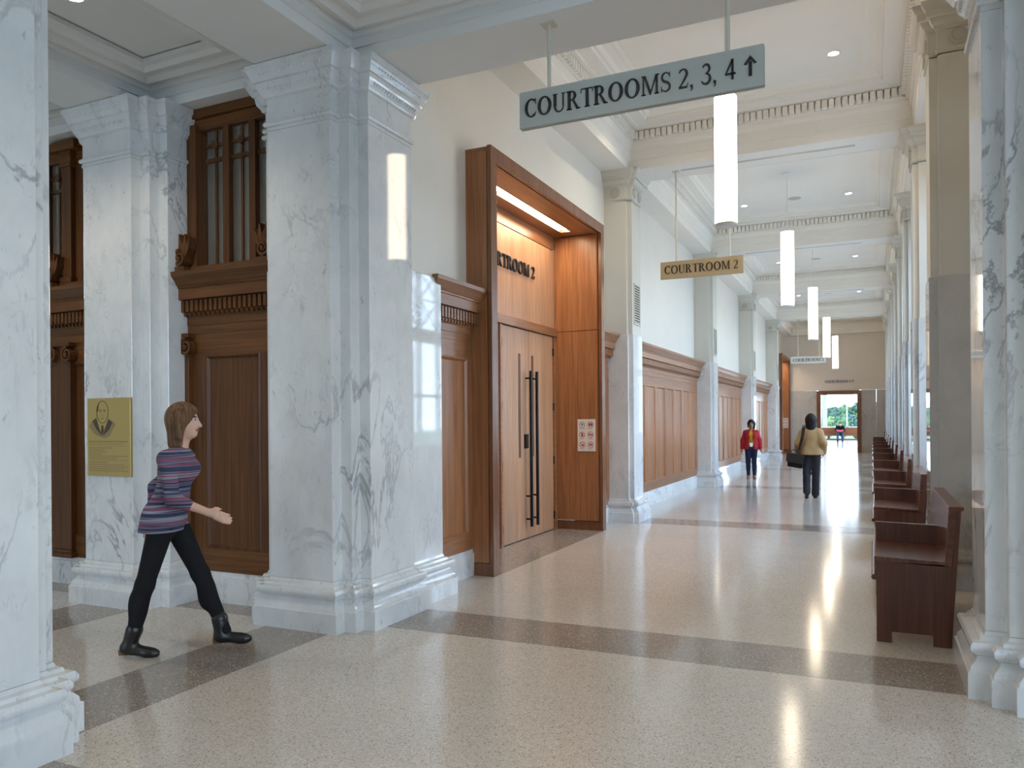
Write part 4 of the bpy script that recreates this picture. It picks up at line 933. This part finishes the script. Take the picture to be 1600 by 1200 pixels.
def figure(name, label, loc, rz, J, mats, h=0.011, hems=None, head_s=1.0, sleeves=1.0, box=((-0.75, -0.75, -0.02), (0.75, 0.75, 1.75))):
    """J: joints in local space (facing -y); builds one continuous body plus clothes"""
    t = empty('person', loc, rz, label, 'person')
    S, HM = mats['skin'], None
    B = SDF(box[0], box[1], h)
    B.cap(J['pelvis'], J['waist'], 0.10, 0.095, 0.05, (1.15, 0.85, 1)); B.cap(J['waist'], J['chest'], 0.095, 0.105, 0.05, (1.2, 0.85, 1)); B.cap(J['chest'], J['neck'] - V3(0, 0, 0.10), 0.095, 0.06, 0.06, (1.2, 0.8, 1))
    B.cap(J['neck'] - V3(0, 0, 0.08), J['head'] - V3(0, 0, 0.06), 0.047, 0.045, 0.03)
    for q in 'lr':
        B.cap(J['sh' + q], J['el' + q], 0.047, 0.036, 0.04); B.cap(J['el' + q], J['wr' + q], 0.037, 0.024, 0.02); B.cap(J['neck'] - V3(0, 0, 0.075), J['sh' + q], 0.036, 0.042, 0.04)
        B.cap(J['hip' + q], J['kn' + q], 0.078, 0.052, 0.05); B.cap(J['kn' + q], J['an' + q], 0.052, 0.034, 0.03)
        mid = (J['kn' + q] * 0.65 + J['an' + q] * 0.35) + V3(0, 0.018, 0); B.ell(mid, (0.046, 0.05, 0.10), 0.03)
        ft = J['toe' + q]; B.cap(J['an' + q] + V3(0, 0.015, -0.03), ft, 0.032, 0.022, 0.02)
        dd = J['wr' + q] - J['el' + q]; hand(B, J['wr' + q], J.get('hd' + q, dd), J.get('hs' + q, V3(0, 1, 0)) * (1 if q == 'l' else 1), J.get('curl', 0.5))
    head(B, J['head'], head_s)
    B.obj('body', S, t)
    return t
def legs(J, h, pad, hem, mat, t, flare=0.0, name='trousers', top=None, box=((-0.75, -0.75, -0.02), (0.75, 0.75, 1.2))):
    B = SDF(box[0], box[1], h)
    B.cap(J['pelvis'], J['waist'], 0.115 + pad, 0.10 + pad, 0.05, (1.15, 0.88, 1))
    for q in 'lr':
        B.cap(J['hip' + q], J['kn' + q], 0.085 + pad, 0.058 + pad, 0.05); B.cap(J['kn' + q], J['an' + q] + V3(0, 0, hem), 0.058 + pad, 0.042 + pad + flare, 0.03); B.ell(J['hip' + q] + V3(0, 0.012, 0.02), (0.085, 0.085, 0.10), 0.05); B.ell((J['kn' + q] * 0.65 + J['an' + q] * 0.35) + V3(0, 0.018, 0), (0.052 + pad, 0.056 + pad, 0.11), 0.03)
    B.cut((0, 0, 1), top or J['waist'][2] - 0.005)
    return B.obj(name, mat, t)
def shoe(t, an, toe, mat, kn=None, heel=0.05, hmat=None, boot=0.0, h=0.008):
    d = toe - an; d[2] = 0; d = d / np.linalg.norm(d); z0 = min(an[2], toe[2] + 0.05) - 0.085
    lo = np.minimum(an, toe) - 0.12; hi = np.maximum(an, toe) + 0.14 + V3(0, 0, boot); B = SDF(lo, hi, h); s_ = V3(-d[1], d[0], 0)
    B.cap(an + V3(0, 0, -0.035) - d * 0.035, toe - d * 0.03, 0.040, 0.034, 0.03); B.cap(an - d * 0.02 + V3(0, 0, -0.03), an + ((kn - an) / np.linalg.norm(kn - an) * boot if kn is not None else V3(0, 0, 0)), 0.043, 0.055 if boot else 0.044, 0.03)
    B.cap(toe - d * 0.06, toe, 0.034, 0.022, 0.02)
    o = B.obj('shoe', mat, t)
    hb = MB(); c = an - d * 0.045; zb = c[2] - 0.08; top = an[2] - 0.045; P = []
    for (a, b) in ((-1, -1), (1, -1), (1, 1), (-1, 1)): P.append((c + d * 0.028 * a + s_ * 0.026 * b))
    hb.add([(p[0], p[1], zb) for p in P] + [(p[0] + d[0] * -0.004, p[1] + d[1] * -0.004, top) for p in P], [(0, 1, 2, 3), (4, 5, 6, 7), (0, 1, 5, 4), (1, 2, 6, 5), (2, 3, 7, 6), (3, 0, 4, 7)]); hb.build('heel', hmat or mat, o)
    return o
def torso(J, h, pad, mat, t, hemz, name, hem_dy=0.01, sleeve=0.95, open_front=0.0, k=0.05, flare=0.0, neckcut=None, box=((-0.75, -0.75, 0.5), (0.75, 0.75, 1.6)), arms=True):
    B = SDF(box[0], box[1], h)
    B.cap(V3(J['pelvis'][0], J['pelvis'][1] + hem_dy, hemz - 0.06), J['waist'], 0.125 + pad + flare, 0.10 + pad, k, (1.18, 0.9, 1)); B.cap(J['waist'], J['chest'], 0.10 + pad, 0.112 + pad, k, (1.22, 0.9, 1)); B.cap(J['chest'], J['neck'] - V3(0, 0, 0.10), 0.105 + pad, 0.06 + pad, 0.06, (1.22, 0.85, 1))
    if J.get('bust'): 
        for q in (-1, 1): B.ell(J['chest'] + V3(q * 0.065, -0.075, 0.0), (0.06, 0.055, 0.06), 0.05)
    for q in 'lr':
        B.ell(J['hip' + q] + V3(0, hem_dy * 0.5, 0.01), (0.098 + pad, 0.105 + pad, 0.15), 0.05)
        B.cap(J['neck'] - V3(0, 0, 0.075), J['sh' + q], 0.04 + pad, 0.046 + pad, 0.05)
        if arms:
            B.cap(J['sh' + q], J['el' + q], 0.051 + pad, 0.042 + pad, 0.04); e = J['el' + q]; w_ = e + (J['wr' + q] - e) * sleeve; B.cap(e, w_, 0.044 + pad, 0.034 + pad, 0.03)
    B.cut((0, 0, -1), -hemz) if not J.get('hemskip') else None
    return B, t, name, mat
def finish(q): return q[0].obj(q[2], q[3], q[1])
def std(s=1.0):
    J = dict(pelvis=V3(0, 0, 0.90), waist=V3(0, 0, 1.04), chest=V3(0, -0.005, 1.22), neck=V3(0, 0.01, 1.40), head=V3(0, -0.01, 1.53))
    for q, x in (('l', -1), ('r', 1)):
        J.update({'sh' + q: V3(x * 0.145, 0.01, 1.29), 'el' + q: V3(x * 0.215, 0.03, 1.07), 'wr' + q: V3(x * 0.225, -0.03, 0.85), 'hip' + q: V3(x * 0.085, 0, 0.87), 'kn' + q: V3(x * 0.085, -0.01, 0.47), 'an' + q: V3(x * 0.085, 0.02, 0.085), 'toe' + q: V3(x * 0.095, -0.14, 0.025)})
    return {k: v * s for k, v in J.items()}
def hair_cap(c, s, long_z, mat, t, h=0.008, vol=1.0, face_y=-0.045, side=0.0):
    c = np.array(c, float); B = SDF(c - 0.26, c + 0.2, h)
    B.ell(c + V3(0, 0.018, 0.03) * s, V3(0.086, 0.105, 0.10) * s * vol, 0.02); B.cap(c + V3(side, 0.045, 0.0) * s, c + V3(side, 0.05, -long_z) * s, 0.085 * s * vol, 0.075 * s, 0.04, (1.05, 0.8, 1))
    for q in (-1, 1): B.cap(c + V3(q * 0.07, 0.0, 0.02) * s, c + V3(q * 0.078, 0.01, -long_z * 0.75) * s, 0.024 * s, 0.02 * s, 0.03)
    B.ell(c + V3(0, -0.085, -0.045) * s, V3(0.062, 0.075, 0.10) * s, 0, True)
    return B.obj('hair', mat, t)

# woman in the red jacket, walking towards the camera
J = std(0.92); s = 0.92
J['kn' + 'r'] = V3(0.08, -0.07, 0.46) * s; J['anr'] = V3(0.08, -0.03, 0.085) * s; J['toer'] = V3(0.10, -0.19, 0.03) * s; J['anl'] = V3(-0.08, 0.07, 0.085) * s; J['toel'] = V3(-0.095, -0.08, 0.025) * s
J['ell'] = V3(-0.225, 0.05, 1.07) * s; J['wrl'] = V3(-0.245, 0.02, 0.84) * s; J['elr'] = V3(0.225, 0.04, 1.07) * s; J['wrr'] = V3(0.25, -0.06, 0.86) * s; J['bust'] = True
t = figure('person', 'woman in a red jacket and mustard top walking towards the camera', (-2.84, 20.67, 0), math.radians(8), J, dict(skin=M['skin_b']), 0.012, head_s=s)
legs(J, 0.012, 0.0, 0.02, M['navy'], t)
finish(torso(J, 0.012, 0.0, M['mustard'], t, 0.86, 'blouse', arms=False))
jb = torso(J, 0.012, 0.014, M['red_cloth'], t, 0.76, 'jacket', sleeve=0.93, flare=0.01); Bq = jb[0]
sl, X, Y, Z = Bq._sub((-0.12, -0.5, 0.5), (0.12, -0.02, 1.45)); wd = 0.035 + 0.03 * np.clip((1.25 - Z) / 0.5, 0, 1); Bq.f[sl] = np.maximum(Bq.f[sl], np.where(Y < -0.03, wd - np.abs(X), -1).astype(np.float32)); finish(jb)
for q in 'lr': shoe(t, J['an' + q], J['toe' + q], M['shoe_tan'], h=0.01)
hair_cap(J['head'], s, 0.10, M['hair'], t, 0.010, 1.08, side=0.03); face(t, J['head'], s, M['lip'])
ly = MB().tube([(-0.055, -0.05, 1.25), (-0.05, -0.15, 1.12), (-0.015, -0.16, 0.93)], 0.006, 6).tube([(0.055, -0.05, 1.25), (0.05, -0.15, 1.12), (0.015, -0.16, 0.93)], 0.006, 6).build('lanyard', M['blackc'], t)
MB().box(-0.035, 0.035, -0.17, -0.162, 0.83, 0.93).build('badge', M['white_p'], ly)

# woman in the tan jacket, walking away with a shoulder bag
J = std(0.98); J['anl'] = V3(-0.07, 0.02, 0.085); J['toel'] = V3(-0.08, -0.13, 0.025)
J['knr'] = V3(0.085, 0.0, 0.47); J['anr'] = V3(0.08, 0.20, 0.14); J['toer'] = V3(0.09, 0.07, 0.03); J['knl'] = V3(-0.08, -0.03, 0.47)
J['wrr'] = V3(0.25, -0.13, 0.90); J['elr'] = V3(0.235, 0.03, 1.06); J['ell'] = V3(-0.225, 0.06, 1.06); J['wrl'] = V3(-0.215, -0.08, 0.88)
t = figure('person', 'woman in a tan jacket and charcoal trousers walking away', (-1.085, 16.07, 0), PI + math.radians(3), J, dict(skin=M['skin_a']), 0.011)
legs(J, 0.011, 0.008, 0.0, M['charcoal'], t, flare=0.018)
finish(torso(J, 0.011, 0.03, M['tan'], t, 0.84, 'jacket', sleeve=1.0, flare=0.03))
for q in 'lr': shoe(t, J['an' + q], J['toe' + q], M['leather'], h=0.009)
hair_cap(J['head'], 1.03, 0.15, M['hair'], t, 0.009, 1.13); face(t, J['head'], 1.0, M['lip'])
b = empty('shoulder_bag', (-1.085, 16.07, 0), PI + math.radians(3), 'black shoulder bag hanging at the side of the woman in tan', 'bag')
MB().prism([(-0.13, 0.0), (0.15, 0.0), (0.17, 0.26), (-0.15, 0.26)], 'y', -0.06, 0.06).build('bag_body', M['blackc'], b, bevel=0.02); MB().prism([(-0.155, 0.10), (0.175, 0.10), (0.175, 0.275), (-0.155, 0.275)], 'y', -0.072, -0.058).build('flap', M['leather'], b, bevel=0.004)
MB().tube([(-0.10, -0.02, 0.27), (-0.07, -0.02, 0.33), (0.0, -0.02, 0.345), (0.07, -0.02, 0.33), (0.10, -0.02, 0.27)], 0.009, 6).build('top_handle', M['leather'], b)
for c in b.children: c.location = (0.30, 0.10, 0.60); c.rotation_euler = (0.12, 0.15, math.radians(160))
st = MB(); pts = [(0.25, 0.04, 0.86), (0.20, 0.155, 1.0), (0.15, 0.165, 1.2), (0.13, 0.12, 1.37), (0.125, 0.02, 1.412), (0.13, -0.09, 1.36), (0.17, -0.155, 1.18), (0.22, -0.16, 1.0), (0.27, -0.02, 0.86)]
P = [Vector(p) for p in pts]
for i in range(len(P) - 1):
    a, c = P[i], P[i + 1]; d = (c - a).normalized(); nrm = Vector((a.x + c.x - 0.16, a.y + c.y, 0.9 if 2 < i < 5 else 0)).normalized(); sd = d.cross(nrm).normalized() * 0.03
    o = nrm * 0.004; st.add([a + sd - o, a - sd - o, c - sd - o, c + sd - o, a + sd + o, a - sd + o, c - sd + o, c + sd + o], [(0, 1, 2, 3), (4, 5, 6, 7), (0, 1, 5, 4), (1, 2, 6, 5), (2, 3, 7, 6), (3, 0, 4, 7)])
st.build('strap', M['leather'], b)

# woman striding across the hall on the left
J = std(1.02); s = 1.02
lean = lambda z: -0.16 * max(0, z - 0.45) 
for k in ('pelvis', 'waist', 'chest', 'neck', 'head', 'shl', 'shr', 'hipl', 'hipr'): J[k] = J[k] + V3(0, -0.02 + lean(J[k][2]), 0)
J['anl'] = V3(-0.07, 0.13, 0.095); J['toel'] = V3(-0.075, -0.04, 0.025); J['knl'] = V3(-0.085, 0.03, 0.48)
J['anr'] = V3(0.07, -0.44, 0.13); J['toer'] = V3(0.08, -0.60, 0.075); J['knr'] = V3(0.085, -0.27, 0.52)
J['elr'] = V3(0.235, 0.10, 1.10); J['wrr'] = V3(0.255, 0.15, 0.86); J['ell'] = V3(-0.225, -0.22, 1.06); J['wrl'] = V3(-0.20, -0.44, 0.97); J['curl'] = 0.7
J['hsl'] = V3(0, -0.2, -1); J['bust'] = True
t = figure('person', 'woman in a striped top and black boots striding past the plaque pier', (-4.385, 3.70, 0), math.radians(115), J, dict(skin=M['skin_a']), 0.0085, head_s=1.0)
legs(J, 0.0085, 0.0, 0.0, M['blackc'], t, top=0.862)
finish(torso(J, 0.0085, 0.004, M['stripe'], t, 0.83, 'striped_top', hem_dy=0.06, sleeve=0.45, flare=0.03))
for q in 'lr': shoe(t, J['an' + q], J['toe' + q], M['leather'], kn=J['kn' + q], hmat=M['heel'], boot=0.09)
hair_cap(J['head'], 1.0, 0.14, M['hair_brown'], t, 0.008, 1.06); face(t, J['head'], 1.0, M['lip'])

# ------------------------------------------------------------------ the bright room beyond the end doorway
struct('wall_lobby', MB().box(-9, -2.85, YE + 0.25, YE + 0.4, 0, 4.6).box(0.9, 7, YE + 0.25, YE + 0.4, 0, 4.6).box(-9.2, -9, YE + 0.25, 55.3, 0, 4.6), M['white_paint'])
struct('ceiling', MB().box(-9.2, 7.2, YE + 0.25, 55.6, 4.6, 4.75), M['ceiling'])
lw = empty('window_30', (0, 0, 0), kind='structure')
MB().box(-9, 7, 55.2, 55.35, 0.0, 0.10).box(-9, 7, 55.2, 55.35, 4.35, 4.6).box(-9, 7, 55.2, 55.35, 0.92, 0.98).build('frame', M['white_paint'], lw)
for k in range(-4, 4): MB().box(-1.56 + k * 1.62, -1.48 + k * 1.62, 55.2, 55.35, 0.1, 4.35).build('mullion', M['white_paint'], lw); MB().box(-1.48 + k * 1.62, -1.56 + (k + 1) * 1.62, 55.26, 55.27, 0.98, 4.35).build('pane', M['glass'], lw); MB().box(-1.48 + k * 1.62, -1.56 + (k + 1) * 1.62, 55.26, 55.27, 0.1, 0.92).build('pane', M['glass'], lw)
area_portal((-1, 55.45, 2.4), (PI / 2, 0, PI), 16, 4.2); area_portal((7.3, 46.5, 2.4), (PI / 2, 0, PI / 2), 17, 4.2)
tag(MB().box(-3.0, -2.72, 54.6, 54.9, 0, 4.6).build('white_column', M['white_paint'], bevel=0.01), 'white square column left of the far lobby window', 'column')
M['orange_wood'] = wood('orange_cherry', (0.42, 0.15, 0.06), (0.33, 0.11, 0.045), 'x', 0.35)
t = empty('lobby_bench', (-1.75, 53.6, 0), 0, 'long orange wood bench under the lobby window where the man sits', 'bench')
MB().box(-1.9, 1.9, -0.02, 0.48, 0.40, 0.47).build('seat', M['orange_wood'], t); MB().prism([(0.46, 0.44), (0.53, 0.92), (0.58, 0.92), (0.52, 0.44)], 'x', -1.9, 1.9).build('backrest', M['orange_wood'], t)
MB().box(-1.9, 1.9, 0.03, 0.07, 0.12, 0.22).build('stretcher', M['orange_wood'], t)
for x in (-1.85, 0.0, 1.85): MB().box(x - 0.03, x + 0.03, 0.02, 0.46, 0, 0.40).build('leg', M['orange_wood'], t)
# man seated on it, reading
J = dict(pelvis=V3(0, 0.18, 0.57), waist=V3(0, 0.16, 0.72), chest=V3(0, 0.11, 0.90), neck=V3(0, 0.05, 1.06), head=V3(0, 0.0, 1.14))
for q, x in (('l', -1), ('r', 1)): J.update({'sh' + q: V3(x * 0.19, 0.08, 1.0), 'el' + q: V3(x * 0.25, -0.02, 0.76), 'wr' + q: V3(x * 0.10, -0.20, 0.70), 'hip' + q: V3(x * 0.09, 0.16, 0.55), 'kn' + q: V3(x * 0.14, -0.26, 0.53), 'an' + q: V3(x * 0.14, -0.22, 0.09), 'toe' + q: V3(x * 0.16, -0.40, 0.03)})
t = figure('person', 'man in a dark jumper and jeans sitting on the lobby bench', (-1.88, 53.65, 0), 0, J, dict(skin=M['skin_a']), 0.016)
lg = SDF((-0.5, -0.6, -0.02), (0.5, 0.5, 0.9), 0.016); lg.cap(J['pelvis'], J['waist'], 0.125, 0.11, 0.05, (1.15, 0.9, 1))
for q in 'lr': lg.cap(J['hip' + q], J['kn' + q], 0.095, 0.07, 0.05); lg.cap(J['kn' + q], J['an' + q], 0.068, 0.055, 0.03)
lg.cut((0, 0, 1), 0.72); lg.obj('jeans', M['denim'], t)
J2 = dict(J); J2['pelvis'] = V3(0, 0.18, 0.62); finish(torso(J2, 0.016, 0.018, M['blackc'], t, 0.60, 'jumper', sleeve=0.95, box=((-0.5, -0.5, 0.4), (0.5, 0.5, 1.3))))
for q in 'lr': shoe(t, J['an' + q], J['toe' + q], M['leather'], h=0.012)
hq = SDF(J['head'] - 0.2, J['head'] + 0.2, 0.011); hq.ell(J['head'] + V3(0, 0.025, 0.035), (0.084, 0.098, 0.092), 0.02); hq.ell(J['head'] + V3(0, -0.085, -0.04), (0.065, 0.08, 0.09), 0, True); hq.obj('hair', M['hair'], t); face(t, J['head'], 1.0, M['lip'])
tag(MB().prism([(-0.20, 0.0), (0.0, -0.02), (0.20, 0.0), (0.20, 0.012), (0.0, -0.008), (-0.20, 0.012)], 'y', -0.12, 0.12).build('red_folder', M['paper']), 'open red folder in the hands of the seated man', 'folder')
o = bpy.data.objects['red_folder']; o.location = (-1.88, 53.40, 0.74); o.rotation_euler = (0.5, 0, 0)

# ------------------------------------------------------------------ outdoors beyond the windows
M['ground_bounce'] = plain('neutral_bounce_ground', (0.36, 0.37, 0.34), 0.9)  # ground added for bounced light, grey to keep green out of it
struct('ground', MB().box(-200, 200, -120, 300, -4.2, -4.0), M['ground_bounce'])
M['slope'] = plain('slope_grass', (0.10, 0.15, 0.05), 0.9)
struct('ground', MB().add([(-120, 150, -4.0), (120, 150, -4.0), (120, 260, 0.9), (-120, 260, 0.9), (-120, 260, -5), (120, 260, -5), (-120, 150, -5), (120, 150, -5)], [(0, 1, 2, 3), (3, 2, 5, 4), (0, 3, 4, 6), (1, 7, 5, 2)]), M['slope'])
def leafmat(name, c):
    m, n, l, b = newmat(name); l.new(ramp(n, l, noise(n, l, pos(n, l, (1, 1, 1)), 1.6, 3), [(0.35, tuple(x * 0.55 for x in c)), (0.65, c)]), b.inputs['Base Color']); b.inputs['Roughness'].default_value = 0.8; return m
LM = [leafmat('leaves_dark_green', (0.05, 0.11, 0.06)), leafmat('leaves_mid_green', (0.09, 0.17, 0.06)), leafmat('leaves_light_green', (0.17, 0.24, 0.07)), leafmat('leaves_blue_green', (0.07, 0.13, 0.12))]; M['bark'] = plain('bark', (0.08, 0.05, 0.03), 0.9)
def tree(x, y, H, R, li, zb, label, seed):
    rnd = np.random.RandomState(seed); t = empty('tree', (x, y, zb), 0, label, 'tree', 'trees on the slope outside')
    MB().tube([(0, 0, 0), (0.1, 0, H * 0.35), (0, 0.1, H * 0.7)], [0.35, 0.26, 0.12], 8).build('trunk', M['bark'], t)
    N = 500; u = rnd.normal(size=(N, 3)); u /= np.linalg.norm(u, axis=1)[:, None]; rr = rnd.uniform(0.55, 1.0, N) ** 0.5 * (1 + 0.18 * np.sin(5 * u[:, 0] + seed) * np.cos(4 * u[:, 2]))
    c = u * rr[:, None] * np.array([R, R, H * 0.40]) + np.array([0, 0, H * 0.60]); b = MB()
    a1 = rnd.normal(size=(N, 3)); a1 /= np.linalg.norm(a1, axis=1)[:, None]; a2 = np.cross(a1, rnd.normal(size=(N, 3))); a2 /= np.linalg.norm(a2, axis=1)[:, None]; sz = rnd.uniform(0.22, 0.5, N) * R / 4.0 * 1.5
    V = []; Fc = []
    for i in range(N):
        k = len(V); V += [tuple(c[i] + a1[i] * sz[i]), tuple(c[i] + a2[i] * sz[i] * 0.6), tuple(c[i] - a1[i] * sz[i]), tuple(c[i] - a2[i] * sz[i] * 0.6)]; Fc.append((k, k + 1, k + 2, k + 3))
    b.v = V; b.f = Fc; me = b.mesh('crown', recalc=False); me.materials.append(LM[li]); o = inst(me, 'crown', (0, 0, 0), t); o['kind'] = 'stuff'
    MB().ell((0, 0, H * 0.60), (R * 0.72, R * 0.72, H * 0.30), 12, 8).build('inner_foliage', LM[li], t, smooth=True)
TS = []
for r_, (yy, hh, zz) in enumerate([(172, 5.0, -3.4), (203, 5.4, -2.0), (238, 5.6, -0.2)]):
    for c_ in range(6):
        TS.append((-0.082 * yy + c_ * yy * 0.0165 + 0.9 * (r_ % 2), yy + 1.5 * ((c_ * 7) % 3), hh * (0.85 + 0.1 * ((c_ * 5 + r_) % 4)), 2.0 + 0.5 * r_, (c_ * 3 + r_ * 2) % 4, zz,
                   '%s tree on the wooded slope, %s from the left in the %s row' % (['dark green', 'mid green', 'light green', 'blue green'][(c_ * 3 + r_ * 2) % 4], ORD[c_], ['front', 'middle', 'back'][r_])))
for i, a in enumerate(TS): tree(*a, seed=20 + i)
